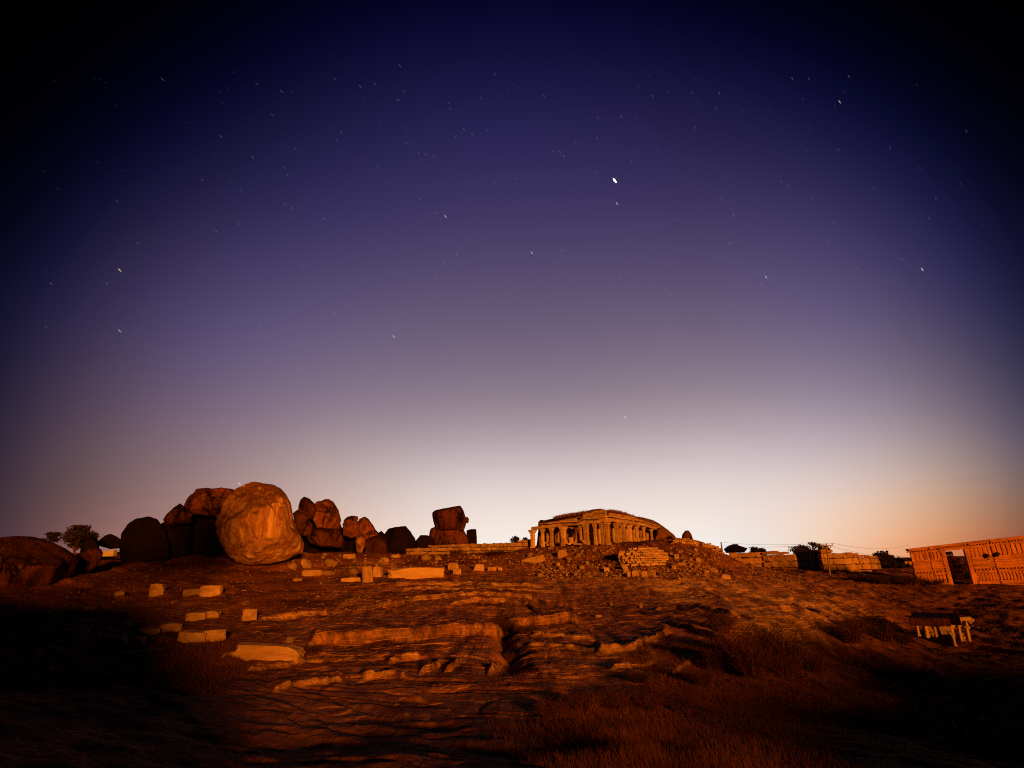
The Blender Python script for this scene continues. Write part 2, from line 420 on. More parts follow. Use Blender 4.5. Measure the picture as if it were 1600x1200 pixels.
cp(1430, 908, 69); cp(1480, 913, 70.5); cp(1520, 914, 72); cp(1560, 913, 72); cp(1610, 914, 73); cp(1500, 922, 66); cp(1560, 923, 66); cp(1440, 917, 66); cp(1500, 938, 60); cp(1590, 938, 60)
for x, r in ((0, 56), (100, 57), (300, 57), (400, 58), (620, 57), (850, 58), (1000, 58), (1150, 64), (1290, 80)): cp(x, 893, r)
for x, y, r in ((450, 872, 64), (620, 868, 65), (760, 870, 66), (850, 868, 66), (980, 862, 66), (1060, 858, 68), (1110, 872, 68), (1180, 888, 78), (1330, 893, 84)): cp(x, y, r)
for x, y, r in ((300, 868, 66), (200, 870, 66), (100, 872, 66), (0, 872, 66)): cp(x, y, r)
for x, y, r in ((832, 856, 75), (880, 853, 73), (948, 850, 70.5), (1000, 848, 80), (1040, 848, 88), (1090, 845, 80), (1120, 860, 80)): cp(x, y, r)
for x, y, r in ((640, 867, 69.5), (720, 866, 72), (800, 861, 75)): cp(x, y, r)
for x, y, r in ((1170, 884, 86), (1240, 891, 84), (1300, 894, 85), (1357, 892, 93), (1400, 901, 82)): cp(x, y, r)
for a in range(-60, 61, 12):
    for r, z in ((120, .5 if a < 20 else -1.5), (170, -3), (300, -9), (1500, -12), (6000, -14)): ctl.append((math.radians(a), math.log(r), z))
    for r, z in ((1, -1.7), (3.5, -1.95)): ctl.append((math.radians(a), math.log(r), z))
for a in (-170, -140, -110, -80, 80, 110, 140, 170):
    for r, z in ((1, -1.7), (4, -1.8), (12, -2.3), (40, -3), (120, -6), (400, -10), (1500, -12), (6000, -14)): ctl.append((math.radians(a), math.log(r), z))
ctl = np.array(ctl)
KA = 1.5
def tps(d2): return np.where(d2 > 1e-12, .5 * d2 * np.log(np.maximum(d2, 1e-12)), 0)
def _rbf_fit(c):
    u = np.c_[c[:, 0] * KA, c[:, 1]]
    d2 = ((u[:, None] - u[None]) ** 2).sum(-1)
    n = len(c); A = np.zeros((n + 3, n + 3))
    A[:n, :n] = tps(d2) + np.eye(n) * 3e-4
    A[:n, n:] = np.c_[np.ones(n), u]; A[n:, :n] = A[:n, n:].T
    return u, np.linalg.solve(A, np.r_[c[:, 2], 0, 0, 0])
_cu, _cw = _rbf_fit(ctl)
def base_z(az, lr):
    sh = az.shape; u = np.c_[az.ravel() * KA, lr.ravel()]
    out = np.zeros(len(u))
    for i in range(0, len(u), 20000):
        q = u[i:i + 20000]
        d2 = ((q[:, None] - _cu[None]) ** 2).sum(-1)
        out[i:i + 20000] = tps(d2) @ _cw[:-3] + _cw[-3] + q @ _cw[-2:]
    return out.reshape(sh)
AZ = np.unique(np.radians(np.r_[np.linspace(-180, -52, 50), np.linspace(-52, 52, 930), np.linspace(52, 180, 50)]))
LR = np.log(np.r_[np.geomspace(.8, 8, 30)[:-1], np.geomspace(8, 105, 660), np.geomspace(105, 9000, 60)[1:]])
# coarse solve, then bilinear to the fine grid
caz = np.radians(np.linspace(-180, 180, 361)); clr = np.linspace(LR[0], LR[-1], 260)
cz = base_z(*np.meshgrid(caz, clr, indexing='ij'))
def bil(gz, ga, gl, a, l):
    i = np.clip(np.searchsorted(ga, a, side='right') - 1, 0, len(ga) - 2); j = np.clip(np.searchsorted(gl, l, side='right') - 1, 0, len(gl) - 2)
    u = np.clip((a - ga[i]) / (ga[i + 1] - ga[i]), 0, 1); v = np.clip((l - gl[j]) / (gl[j + 1] - gl[j]), 0, 1)
    return gz[i, j] * (1-u) * (1-v) + gz[i+1, j] * u * (1-v) + gz[i, j+1] * (1-u) * v + gz[i+1, j+1] * u * v
A2, L2 = np.meshgrid(AZ, LR, indexing='ij')
ZB = bil(cz, caz, clr, A2, L2)
R2 = np.exp(L2); GX, GY = R2 * np.sin(A2), R2 * np.cos(A2)
# the rocky rise beside and behind the camera: it shades the foreground corners
ridge_x = np.array([-60, -30, -20, -12, -8, -5, -3, 0, 4, 10, 14, 18, 26, 31, 39])
ridge_h = np.array([6, 5.5, 4.9, 4.3, 4.1, 2.5, .6, -.9, -1.3, -.9, -.3, 0, .5, .5, .1])
yc = np.where(GX < 0, -3.0, -5.0)
rz = np.interp(GX, ridge_x, ridge_h) + .35 * fbm(GX * .35, GY * .35, o=3)
rb = np.exp(-((GY - yc) / 3.2) ** 2)
near = sstep((np.abs(A2) - math.radians(56)) / math.radians(18))
ZB = np.where(rz > ZB, ZB + (rz - ZB) * rb * near, ZB)
ZG = ZB.copy()
PX, PY = proj(GX, GY, ZB)
inv = np.abs(A2) < math.radians(60)
# regions
rockmask = np.exp(-((PX - 720) / 340) ** 4 - ((PY - 1015) / 130) ** 4)
rockmask = np.maximum(rockmask, np.exp(-((PX - 1090) / 200) ** 4 - ((PY - 965) / 60) ** 4))
rockmask = rockmask * (1 - .55 * sstep((GX - 4) / 9))
rockmask = np.where(inv & (R2 < 75), rockmask, 0)
RX, RY = GX * .966 - GY * .26, GX * .26 + GY * .966
NZ = fbm(RX * .055 + 3, RY * .15, o=4)
h = .40
q = (ZB + .9 * NZ) / h
fr = q - np.floor(q)
saw = sstep((fr - .0) / .09) - fr
ZG += rockmask * h * .22 * saw * sstep((R2 - 10) / 6)
h2 = .16
q2 = (ZB + .5 * fbm(RX * .10 + 9, RY * .3, o=4)) / h2
f2 = q2 - np.floor(q2)
ZG += rockmask * h2 * .45 * (sstep(f2 / .13) - f2)
farfade = np.clip(1 - (R2 - 90) / 60, 0, 1)
ZG += farfade * ((.10 - .07 * rockmask) * fbm(RX * .3, RY * .5, o=4) + (.05 - .035 * rockmask) * fbm(RX * .9, RY * 1.9, o=3))
ZG += farfade * (1 - rockmask) * (.03 + .07 * sstep((R2 - 16) / 14)) * fbm(GX * 1.1 + 5, GY * 1.1, o=4)
def bhit(px, py):
    a = azof(px, py); d = ray(px, py); te = d[2] / math.hypot(d[0], d[1])
    i = int(np.clip(np.searchsorted(AZ, a) - 1, 0, len(AZ) - 2)); u = (a - AZ[i]) / (AZ[i+1] - AZ[i])
    zc = ZG[i] * (1-u) + ZG[i+1] * u; rr_ = np.exp(LR)
    ok = np.where((rr_ > 6) & (zc >= rr_ * te))[0]
    if not len(ok): return None
    k = ok[0]
    g0, g1 = zc[k-1] - rr_[k-1] * te, zc[k] - rr_[k] * te
    s = g0 / (g0 - g1) if g0 != g1 else 0
    r = rr_[k-1] + (rr_[k] - rr_[k-1]) * min(max(s, 0), 1)
    return np.array([r * math.sin(a), r * math.cos(a), r * te])
PALE_HL = np.zeros_like(ZG)  # where ledge lips and bright slope patches are painted pale, as if lit
def ledge(pts, hh, w=3.0, soft=.18, ends=.012):
    ar = []
    for x, y in pts:
        p = bhit(x, y)
        if p is not None: ar.append((math.atan2(p[0], p[1]), math.hypot(p[0], p[1])))
    ar.sort(); a_, r_ = zip(*ar)
    rc_ = np.interp(AZ, a_, r_) + .22 * vnoise(AZ * 55, AZ * 0 + hh * 50) + .05 * vnoise(AZ * 170, AZ * 0)
    tp = sstep((AZ - a_[0]) / ends) * sstep((a_[-1] - AZ) / ends)
    sel = tp > 0
    d = R2[sel] - rc_[sel][:, None]
    if hh > 0: PALE_HL[sel] = np.maximum(PALE_HL[sel], (1.0 if hh < .35 else .3) * tp[sel][:, None] * (.75 if pts[0][1] > 1000 else 1) * np.exp(-((d - soft * .65) / .10) ** 2))
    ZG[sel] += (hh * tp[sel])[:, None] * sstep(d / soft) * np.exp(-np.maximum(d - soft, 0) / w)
LEDGES = [
    ([(480, 1012), (560, 1006), (640, 1001), (700, 994), (770, 988), (840, 978), (905, 968)], .48, 5),
    ([(545, 962), (600, 950), (650, 939), (700, 934), (760, 932), (830, 937), (862, 948)], .30, 2.5),
    ([(700, 946), (740, 941), (790, 942), (825, 948), (842, 957)], .26, 2.0),
    ([(518, 962), (535, 951), (552, 943), (572, 933)], .42, 1.8),
    ([(610, 917), (680, 916), (740, 915), (800, 917), (850, 920)], .24, 1.5),
    ([(620, 925), (700, 921), (800, 922), (880, 927)], .2, 1.5),
    ([(600, 1040), (625, 1034), (660, 1029)], .16, 1.2),
    ([(650, 1056), (672, 1046), (700, 1034)], .18, 1.0),
    ([(690, 1052), (712, 1043), (730, 1034)], .2, .8),
    ([(758, 1062), (768, 1050), (778, 1042), (790, 1031)], .22, .6),
    ([(560, 1062), (600, 1058), (640, 1062)], .12, 1.0),
    ([(930, 1022), (955, 1024), (990, 1018), (1020, 1004), (1050, 990)], .28, 3),
    ([(950, 1052), (985, 1045), (1030, 1035)], .14, 1.6),
    ([(1030, 1070), (1048, 1058), (1075, 1042), (1110, 1030)], .14, 1.4),
    ([(1040, 975), (1080, 985), (1120, 1000), (1150, 1015)], .22, 1.5),
    ([(830, 992), (880, 997), (930, 1004)], .16, 1.2),
    ([(820, 1010), (880, 1012), (940, 1020)], .12, 1.2),
    ([(340, 1032), (400, 1030), (450, 1028)], .16, 2.5),
    ([(380, 1050), (440, 1043), (500, 1036), (560, 1030)], .12, 1.8),
    ([(420, 1085), (480, 1072), (540, 1066)], .14, 1.5),
    ([(850, 944), (900, 952), (960, 958), (1010, 962)], -.28, .6),
    ([(1020, 955), (1060, 958), (1100, 968), (1160, 985)], .18, 1.5),
    ([(1000, 912), (1060, 911), (1120, 914)], .12, 1.5),
    ([(400, 972), (450, 966), (520, 962)], .25, 2.0),
    ([(660, 887), (640, 889), (610, 890)], .1, 3),
    ([(1180, 930), (1240, 945), (1290, 965), (1320, 990)], .14, 1.0),
    ([(1230, 920), (1300, 940), (1360, 962)], .14, 1.0),
]
for l in LEDGES: ledge(l[0], l[1], l[2])
# smooth whaleback rock at the right and the crevice in the middle
for px_, py_, rad, hh in ((1245, 985, 4.2, .7), (1175, 965, 4, .35), (1290, 1000, 3, .4)):
    p = bhit(px_, py_); d2 = ((GX - p[0]) / rad) ** 2 + ((GY - p[1] - 1) / (rad * .9)) ** 2
    ZG += hh * np.exp(-d2)
p0, p1 = bhit(790, 985), bhit(797, 1045)
tt = np.clip(((GX - p0[0]) * (p1[0]-p0[0]) + (GY - p0[1]) * (p1[1]-p0[1])) / ((p1[0]-p0[0])**2 + (p1[1]-p0[1])**2), 0, 1)
dd = np.hypot(GX - p0[0] - tt * (p1[0]-p0[0]) + .25 * vnoise(GY * .8, GY * 0), GY - p0[1] - tt * (p1[1]-p0[1]))
ZG -= .45 * np.exp(-(dd / .45) ** 2)
# grooves running down the right flank
rf = (.45 + .55 * sstep((GX - 2) / 9)) * farfade * np.where(np.abs(A2) < 1, 1, 0) * sstep((R2 - 14) / 8)
ZG += rf * .09 * fbm((GX - .14 * GY * np.sign(-GX) * np.minimum(np.abs(GX) / 6, 1)) * .8, GY * .06, o=3)
# grassy / earthy share of the ground
gm = 1 - rockmask
gm = np.clip(gm + .35 * fbm(GX * .12, GY * .12, o=4) - .1, 0, 1)
gm = np.where(np.exp(-((PX - 1250) / 70) ** 4 - ((PY - 985) / 22) ** 4) > .4, gm * .1, gm)
gm *= 1 - .8 * np.exp(-((PX - 1200) / 190) ** 4 - ((PY - 940) / 58) ** 4)
gm = np.maximum(gm, .9 * np.exp(-((PX - 430) / 90) ** 4 - ((PY - 930) / 38) ** 4))
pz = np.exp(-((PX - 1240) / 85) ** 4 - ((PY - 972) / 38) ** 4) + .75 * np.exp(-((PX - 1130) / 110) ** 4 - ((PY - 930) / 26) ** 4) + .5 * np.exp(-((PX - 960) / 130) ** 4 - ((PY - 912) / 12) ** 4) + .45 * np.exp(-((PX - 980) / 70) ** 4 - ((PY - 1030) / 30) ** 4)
PALE_HL = np.clip(np.maximum(PALE_HL, np.where(inv, pz, 0) * (.75 + .5 * fbm(GX * .5, GY * .12, o=3))), 0, 1)
idx = np.arange(len(AZ) * len(LR)).reshape(len(AZ), len(LR))
fa = np.stack([idx[:-1, :-1], idx[:-1, 1:], idx[1:, 1:], idx[1:, :-1]], -1).reshape(-1, 4)[:, ::-1]
VV = np.stack([GX, GY, ZG], -1).reshape(-1, 3)
fan = np.stack([idx[:-1, 0], idx[1:, 0], np.full(len(AZ) - 1, len(VV))], -1)
VV = np.vstack([VV, [[0, 0, ZG[:, 0].mean()]]])
gme = npmesh('ground', VV, fa, M['ground'], True)
at_ = gme.attributes.new('grass', 'FLOAT', 'POINT')
at_.data.foreach_set('value', np.r_[gm.ravel(), 0].astype(np.float32)[:len(gme.vertices)])
at2 = gme.attributes.new('pale_highlight', 'FLOAT', 'POINT')
at2.data.foreach_set('value', np.r_[PALE_HL.ravel(), 0].astype(np.float32)[:len(gme.vertices)])
ground = tag(link('ground', gme), kind='structure')
def gz(x, y):
    return float(bil(ZG, AZ, LR, np.array([math.atan2(x, y)]), np.array([math.log(max(.9, math.hypot(x, y)))]))[0])
def hit(px, py):
    p = bhit(px, py)
    if p is None: p = P(px, py, 90)
    return p

# ------------------------------------------------------------------ boulders
def ico(n):
    bm = bmesh.new(); bmesh.ops.create_icosphere(bm, subdivisions=n, radius=1)
    V = np.array([v.co[:] for v in bm.verts]); Fc = np.array([[v.index for v in f.verts] for f in bm.faces]); bm.free()
    return V, Fc
ICO = {n: ico(n) for n in (1, 2, 3, 4, 5, 6)}
def faceted(V, rng, n, lo=.72, hi=.93):
    V = V.copy()
    for _ in range(n):
        d = rng.normal(size=3); d /= np.linalg.norm(d); k = rng.uniform(lo, hi)
        s = V @ d; e = np.maximum(s - k, 0)
        V -= d * (e * .93)[:, None]
    return V
def boulder(poly, r, depth, label=None, mat='boulder', sub=5, seed=0, facets=12, planes=(), slants=(), rough=.06, box=.75, name='boulder', parent=None, cat='boulder', group=None, back=0.0):
    """outline in pixels of the photograph, set at horizontal distance r, with its own depth in metres"""
    rng = np.random.default_rng(seed + 100)
    poly = np.array(poly, float)
    cx, cy = (poly.min(0) + poly.max(0)) / 2
    ctr = P(cx, cy, r + back)
    f = np.array([ctr[0], ctr[1], 0]); f /= np.linalg.norm(f)
    rt = np.array([f[1], -f[0], 0]); up = np.array([0, 0, 1.0])
    pts = []
    for x, y in poly:
        d = ray(x, y); t = np.dot(ctr, f) / np.dot(d, f); q = d * t - ctr
        pts.append((np.dot(q, rt), np.dot(q, up)))
    pts = np.array(pts)
    # dense outline, radius by angle
    den = []
    for i in range(len(pts)):
        a, b = pts[i], pts[(i + 1) % len(pts)]
        for k in range(16): den.append(a + (b - a) * k / 16)
    den = np.array(den); th = np.arctan2(den[:, 1], den[:, 0]); rd = np.hypot(den[:, 0], den[:, 1])
    o = np.argsort(th); th, rd = th[o], rd[o]
    th = np.r_[th - 2*math.pi, th, th + 2*math.pi]; rd = np.r_[rd, rd, rd]
    V, Fc = ICO[sub]
    a, b, c = V[:, 0], V[:, 1], V[:, 2]
    pm = np.hypot(a, c); ang = np.arctan2(c, a)
    pp = np.power(np.maximum(pm, 1e-6), box) * np.interp(ang, th, rd)
    dp = np.sign(b) * np.power(np.abs(b), box) * depth
    sc = max(np.ptp(pts[:, 0]), np.ptp(pts[:, 1]))
    H = np.c_[np.cos(ang) * pp, dp, np.sin(ang) * pp]          # right, away, up
    for (dx_, dz_), s0_, s1_, am in slants:
        u_ = H[:, 0] * dx_ + H[:, 2] * dz_; u_ = u_ / u_.max() + .05 * fbm(H[:, 0] * .8, H[:, 2] * .8, o=3)
        H[:, 1] = np.where(H[:, 1] < 0, H[:, 1] * (1 - am * np.clip((u_ - s0_) / (s1_ - s0_), 0, 1)), H[:, 1])
    rim = np.clip(np.abs(b) * 2.2, 0, 1)[:, None]
    cuts = [(np.array(pn, float), pk) for pn, pk in planes]
    for _ in range(facets):
        d = rng.normal(size=3); d[1] = -abs(d[1]) - .25 * rng.random() if rng.random() < .75 else abs(d[1])
        cuts.append((d, rng.uniform(.66, .9)))
    for d, kq in cuts:
        d = d / np.linalg.norm(d); q_ = H @ d; lim = q_.max() * kq
        H = H - np.outer(np.maximum(q_ - lim, 0) * .97, d) * rim
    L = np.outer(H[:, 0], rt) + np.outer(H[:, 2], up) + np.outer(H[:, 1], f)
    k = 2.2 / sc
    nn = L / np.maximum(np.linalg.norm(L, axis=1), 1e-6)[:, None]
    s3 = seed * 7.7
    dsp = rough * sc * (fbm(L[:, 0] * k + s3, L[:, 1] * k, L[:, 2] * k, o=5, g=.55) * .6)
    rid = np.abs(fbm(L[:, 0] * k * 1.3 + s3 + 40, L[:, 1] * k * 1.3, L[:, 2] * k * 1.3, o=3))
    dsp -= rough * sc * .55 * np.exp(-(rid / .03) ** 2)
    rid2 = np.abs(fbm(L[:, 0] * k * 2.6 - s3, L[:, 1] * k * 2.6, L[:, 2] * k * 1.4, o=3))
    dsp -= rough * sc * .3 * np.exp(-(rid2 / .04) ** 2)
    dsp += .012 * sc * fbm(L[:, 0] * k * 7, L[:, 1] * k * 7, L[:, 2] * k * 7, o=3)
    L += nn * (dsp * np.clip(.25 + np.abs(b) * 1.3, 0, 1))[:, None]
    me = npmesh(name, L, Fc, M[mat], True)
    loc = Vector(ctr)
    if parent is not None: loc = loc - parent.location
    ob = link(name, me, parent, loc)
    if label: tag(ob, label, cat, group)
    return ob

boulder([(343, 802), (337, 815), (338, 832), (345, 850), (356, 868), (370, 879), (395, 884), (420, 882), (445, 876), (462, 868), (473, 864), (475, 851), (470, 838), (463, 825), (458, 810), (455, 790), (447, 775), (439, 765), (428, 758), (412, 756), (397, 753), (385, 756), (370, 763), (360, 772), (350, 786)], 60, 3.6,
        'huge pale rounded granite boulder, the largest one, standing on the slope at left', seed=5, facets=0, sub=6, rough=.03, box=.72, slants=(((-.62, .78), .22, .95, .92), ((.1, -1), .40, 1.0, .6), ((-.95, -.3), .15, 1.0, .5), ((.97, .1), .55, 1.0, .35)))
boulder([(288, 792), (296, 776), (303, 771), (306, 764), (320, 763), (330, 766), (345, 764), (362, 766), (378, 772), (378, 815), (350, 814), (330, 808), (300, 806)], 66, 3.5, 'wide ridged reddish boulder leaning behind the huge pale boulder', 'boulder_red', seed=2, sub=5, rough=.08)
boulder([(285, 802), (350, 800), (356, 882), (320, 888), (284, 884)], 67.5, 2.5, 'dark base rock in the shade under the wide ridged boulder', 'boulder_shaded', seed=3)
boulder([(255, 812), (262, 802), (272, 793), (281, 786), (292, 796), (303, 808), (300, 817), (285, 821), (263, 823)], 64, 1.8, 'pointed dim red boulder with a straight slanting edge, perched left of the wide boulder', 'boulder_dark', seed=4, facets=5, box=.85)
boulder([(250, 820), (258, 816), (285, 821), (300, 818), (300, 850), (290, 890), (250, 890)], 65, 2.2, 'dark boulder standing directly under the pointed red boulder', 'boulder_shaded', seed=6)
boulder([(186, 850), (190, 834), (200, 819), (212, 810), (232, 806), (245, 811), (250, 818), (259, 830), (264, 862), (258, 895), (190, 895)], 63, 3.0, 'big black domed boulder with a smooth round top at left', 'boulder_shaded', seed=7, facets=7)
boulder([(125, 862), (128, 848), (135, 836), (145, 835), (151, 841), (156, 850), (154, 870), (128, 872)], 62, 1.6, 'small black round boulder right beside the tree at far left', 'boulder_shaded', seed=8, facets=6)
boulder([(151, 848), (158, 841), (165, 836), (173, 834), (181, 838), (189, 843), (192, 856), (172, 858), (156, 853)], 66, 1.6, 'low black cap boulder above the small lit wall at far left', 'boulder_shaded', seed=9, facets=6)
boulder([(-30, 850), (0, 840), (20, 838), (45, 837), (70, 841), (90, 852), (112, 864), (126, 872), (120, 888), (108, 905), (95, 925), (60, 940), (0, 945), (-40, 930)], 52, 3.5, 'broad dim red boulder with a sloping top at the left edge', 'boulder_dark', seed=10, facets=7, rough=.05)
boulder([(105, 876), (120, 868), (140, 857), (158, 858), (160, 868), (152, 885), (138, 897), (110, 902)], 55, 1.8, 'dark wedge boulder tucked behind the broad red boulder at the left edge', 'boulder_dark', seed=11)
# the stack right of the huge boulder
boulder([(465, 806), (466, 790), (469, 781), (475, 776), (484, 779), (492, 788), (496, 800), (490, 812), (474, 814)], 68, 1.8, 'upright boulder with a narrow round top on the stack beside the huge boulder', 'boulder_dark', seed=12, facets=5)
boulder([(488, 792), (496, 784), (502, 783), (508, 780), (514, 780), (522, 785), (529, 797), (533, 812), (530, 832), (512, 834), (495, 828), (488, 812)], 69, 2.4, 'large rugged red boulder forming the right summit of the stack', 'boulder_red', seed=13, rough=.08)
boulder([(457, 802), (465, 796), (480, 808), (488, 820), (486, 836), (472, 838), (462, 824)], 67, 1.5, 'small brown boulder wedged against the right side of the huge boulder', 'boulder_dark', seed=14)
boulder([(476, 836), (498, 824), (530, 826), (538, 842), (534, 856), (505, 856), (484, 850)], 67.5, 2.0, 'flat overhanging boulder in the middle of the rugged stack', 'boulder_dark', seed=15)
boulder([(463, 806), (490, 800), (526, 804), (545, 848), (545, 882), (462, 882)], 71.5, 2.0, 'black base boulder in the hollow under the rugged stack', 'boulder_shaded', seed=16)
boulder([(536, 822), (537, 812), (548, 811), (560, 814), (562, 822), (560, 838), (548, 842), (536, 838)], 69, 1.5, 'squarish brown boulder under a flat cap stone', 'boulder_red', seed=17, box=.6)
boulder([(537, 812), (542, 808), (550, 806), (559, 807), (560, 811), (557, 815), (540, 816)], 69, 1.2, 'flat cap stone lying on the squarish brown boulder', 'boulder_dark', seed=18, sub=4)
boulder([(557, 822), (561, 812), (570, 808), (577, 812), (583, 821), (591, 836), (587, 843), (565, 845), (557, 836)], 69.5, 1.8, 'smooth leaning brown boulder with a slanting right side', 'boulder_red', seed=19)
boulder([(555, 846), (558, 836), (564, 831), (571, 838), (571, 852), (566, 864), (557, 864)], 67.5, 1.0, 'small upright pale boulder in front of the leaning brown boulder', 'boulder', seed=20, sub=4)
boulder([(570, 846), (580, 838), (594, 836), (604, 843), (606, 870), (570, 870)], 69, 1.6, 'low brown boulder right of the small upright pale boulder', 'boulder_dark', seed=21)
boulder([(534, 818), (552, 814), (580, 818), (604, 846), (606, 882), (534, 882)], 72, 1.6, 'low dark boulder filling the gap below the squarish capped boulder', 'boulder_shaded', seed=22)
boulder([(598, 850), (601, 834), (607, 826), (620, 824), (634, 822), (641, 830), (648, 842), (650, 850), (648, 872), (598, 872)], 72, 2.4, 'black humped boulder standing between the brown stack and the tower rock', 'boulder_shaded', seed=23, facets=5)
boulder([(588, 842), (590, 833), (596, 829), (601, 834), (601, 846), (592, 848)], 72, .8, 'little dark round boulder between the low brown and the black humped boulder', 'boulder_shaded', seed=24, sub=4)
boulder([(644, 856), (650, 844), (657, 836), (668, 836), (678, 842), (680, 866), (644, 868)], 74, 1.6, 'low black boulder at the foot of the tower rock', 'boulder_shaded', seed=25)
boulder([(675, 802), (679, 798), (690, 796), (705, 793), (719, 790), (724, 798), (728, 810), (728, 820), (725, 829), (700, 831), (681, 829), (677, 815)], 76, 2.2, 'tilted blocky tower rock standing against the bright sky', 'boulder_dark', seed=26, box=.5, facets=6, rough=.04)
boulder([(726, 809), (730, 807), (733, 811), (732, 817), (727, 818)], 76, .5, 'tiny knob of rock stuck to the right side of the tower rock', 'boulder_dark', seed=27, sub=3)
boulder([(670, 836), (673, 826), (681, 823), (724, 826), (731, 842), (734, 868), (672, 868)], 76.5, 2.2, 'broad dark base boulder carrying the tilted tower rock', 'boulder_dark', seed=28, box=.6)
boulder([(729, 829), (736, 827), (744, 827), (745, 840), (745, 866), (729, 866)], 77, 1.2, 'upright square black rock right beside the tower rock', 'boulder_shaded', seed=29, box=.45, facets=2, rough=.02)
# right of the temple
boulder([(1064, 845), (1066, 835), (1071, 829), (1076, 829), (1080, 834), (1083, 843), (1082, 852), (1066, 852)], 84, 1.0, 'small brown dome boulder on the skyline right of the temple', 'boulder_dark', seed=30, facets=6)
boulder([(1131, 858), (1140, 852), (1150, 851), (1160, 854), (1168, 857), (1163, 863), (1135, 864)], 102, 2.2, 'flat black overhanging boulder on the skyline behind the fort wall', 'boulder_shaded', seed=31, facets=6)
boulder([(1141, 855), (1143, 850), (1153, 850), (1155, 855), (1148, 857)], 102, .8, 'small square stone sitting on the flat black boulder', 'boulder_dark', seed=32, sub=3, box=.5)
boulder([(1229, 892), (1232, 886), (1240, 883), (1251, 884), (1258, 890), (1250, 895), (1235, 895)], 90, 1.3, 'rounded orange boulder lying at the foot of the fort wall', 'boulder', seed=33)

# ------------------------------------------------------------------ cut stones and rubble
def block_mesh(seed, n=1, jit=.10, rnd=.10):
    rng = np.random.default_rng(seed)
    bm = bmesh.new(); bmesh.ops.create_cube(bm, size=1)
    bmesh.ops.subdivide_edges(bm, edges=bm.edges[:], cuts=n, use_grid_fill=True)
    for v in bm.verts:
        e = np.array(v.co[:])
        k = (np.abs(e) > .45).sum()
        e *= 1 - rnd * rng.uniform(.3, 1.6) * (k == 3) - rnd * .4 * rng.uniform(0, 1.5) * (k == 2)
        e += rng.uniform(-jit, jit, 3) * .5
        v.co = e
    me = bpy.data.meshes.new('stone'); bm.to_mesh(me); bm.free()
    return me
def clone_mat(meshes, mat):
    out = []
    for m in meshes:
        m = m.copy(); m.materials.clear(); m.materials.append(M[mat]); out.append(m)
    return out
_blk = [block_mesh(i) for i in range(8)]
def chipped(seed):
    me = block_mesh(seed, 5, .05, .10); rng = np.random.default_rng(seed)
    V = np.array([v.co[:] for v in me.vertices])
    for _ in range(5):
        d = rng.normal(size=3) * np.array([.8, .8, 1]); d /= np.linalg.norm(d); q_ = V @ d; lim = q_.max() * rng.uniform(.72, .92)
        V -= np.outer(np.maximum(q_ - lim, 0) * .95, d)
    V += .035 * np.stack([fbm(V[:, 0] * 3 + seed + i * 9, V[:, 1] * 3, V[:, 2] * 3, o=3) for i in range(3)], 1)
    me.vertices.foreach_set('co', V.astype(np.float32).ravel()); me.update(); return me
_blk2 = [chipped(50 + i) for i in range(9)]
BLK = {k: clone_mat(_blk, k) for k in ('wall', 'temple', 'block', 'rubble', 'gate')}
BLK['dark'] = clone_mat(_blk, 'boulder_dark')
BIG = {k: clone_mat(_blk2, k) for k in ('block', 'rubble')}
RUB = []
for i in range(10):
    rng_ = np.random.default_rng(200 + i)
    V_ = faceted(ICO[2][0], rng_, 12, .5, .85); V_ /= np.abs(V_).max(0) * 2
    RUB.append(npmesh('stone', V_, ICO[2][1], M['rubble']))
def stone(px, py, wpx, hpx, label, name='stone_block', cat='stone block', mesh=None, depth=None, tilt=0, yaw=None, group=None, mat='block', r=None, sink=.25):
    """px,py = middle of the bottom edge"""
    p = hit(px, py) if r is None else P(px, py, r)
    k = mpp(p); wd, ht = wpx * k, hpx * k
    dp = depth if depth else max(.35, min(wd, 1.0) * .8)
    me = mesh or random.choice(BIG[mat])
    o = link(name, me)
    a = math.atan2(p[0], p[1])
    o.rotation_euler = (random.uniform(-.06, .06), -tilt, -a * .6 + (random.uniform(-.25, .25) if yaw is None else yaw))
    o.scale = (wd, dp, ht * (1 + sink))
    o.location = (p[0], p[1] + dp * .3, p[2] + ht * (.5 - sink * .5))
    tag(o, label, cat, group)
    return o
S = stone
S(184, 932, 18, 11, 'round dim brown stone at far left, left of the split square block', 'rounded_stone', 'stone', RUB[0])
S(242, 931, 20, 17, 'squarish block with a split top, alone on the dark slope at left')
S(297, 930, 26, 9, 'dim flat block butted against the left end of the bright cracked block', mat='rubble')
S(327, 931, 30, 15, 'bright cracked block highest on the dark left slope')
S(347, 926, 9, 5, 'small pale chip lying against the right end of the bright cracked block')
S(136, 954, 18, 8, 'low dim stone at far left on the dark slope', 'rounded_stone', 'stone', RUB[1])
S(303, 970, 28, 12, 'bright block with a slanted left end, left half of the middle pair')
S(330, 964, 20, 8, 'thin bright block, right half of the middle pair on the dark slope')
S(387, 968, 21, 15, 'brown block with a notched top alone right of the paired blocks', mat='rubble')
S(227, 991, 35, 8, 'long low bright block, leftmost of the lit blocks on the dark slope')
S(263, 986, 30, 11, 'bright block with a flat top beside the long low block')
S(295, 1004, 40, 15, 'large rough lit block, left of the pointed one in the lowest pair', tilt=-.1)
S(329, 1001, 34, 15, 'rough lit block with a pointed right end in the lowest pair')
S(173, 1011, 30, 15, 'dim brown block in the dark, lowest at far left', mat='rubble')
S(212, 1011, 18, 14, 'small dim block in the dark under the long low block', mat='rubble')
S(415, 1031, 100, 21, 'longest bright dressed slab with a square right end at lower left', 'stone_slab', 'slab', depth=.9, tilt=-.07)
S(452, 1004, 12, 8, 'small brown stone just above the longest bright slab', mat='rubble')
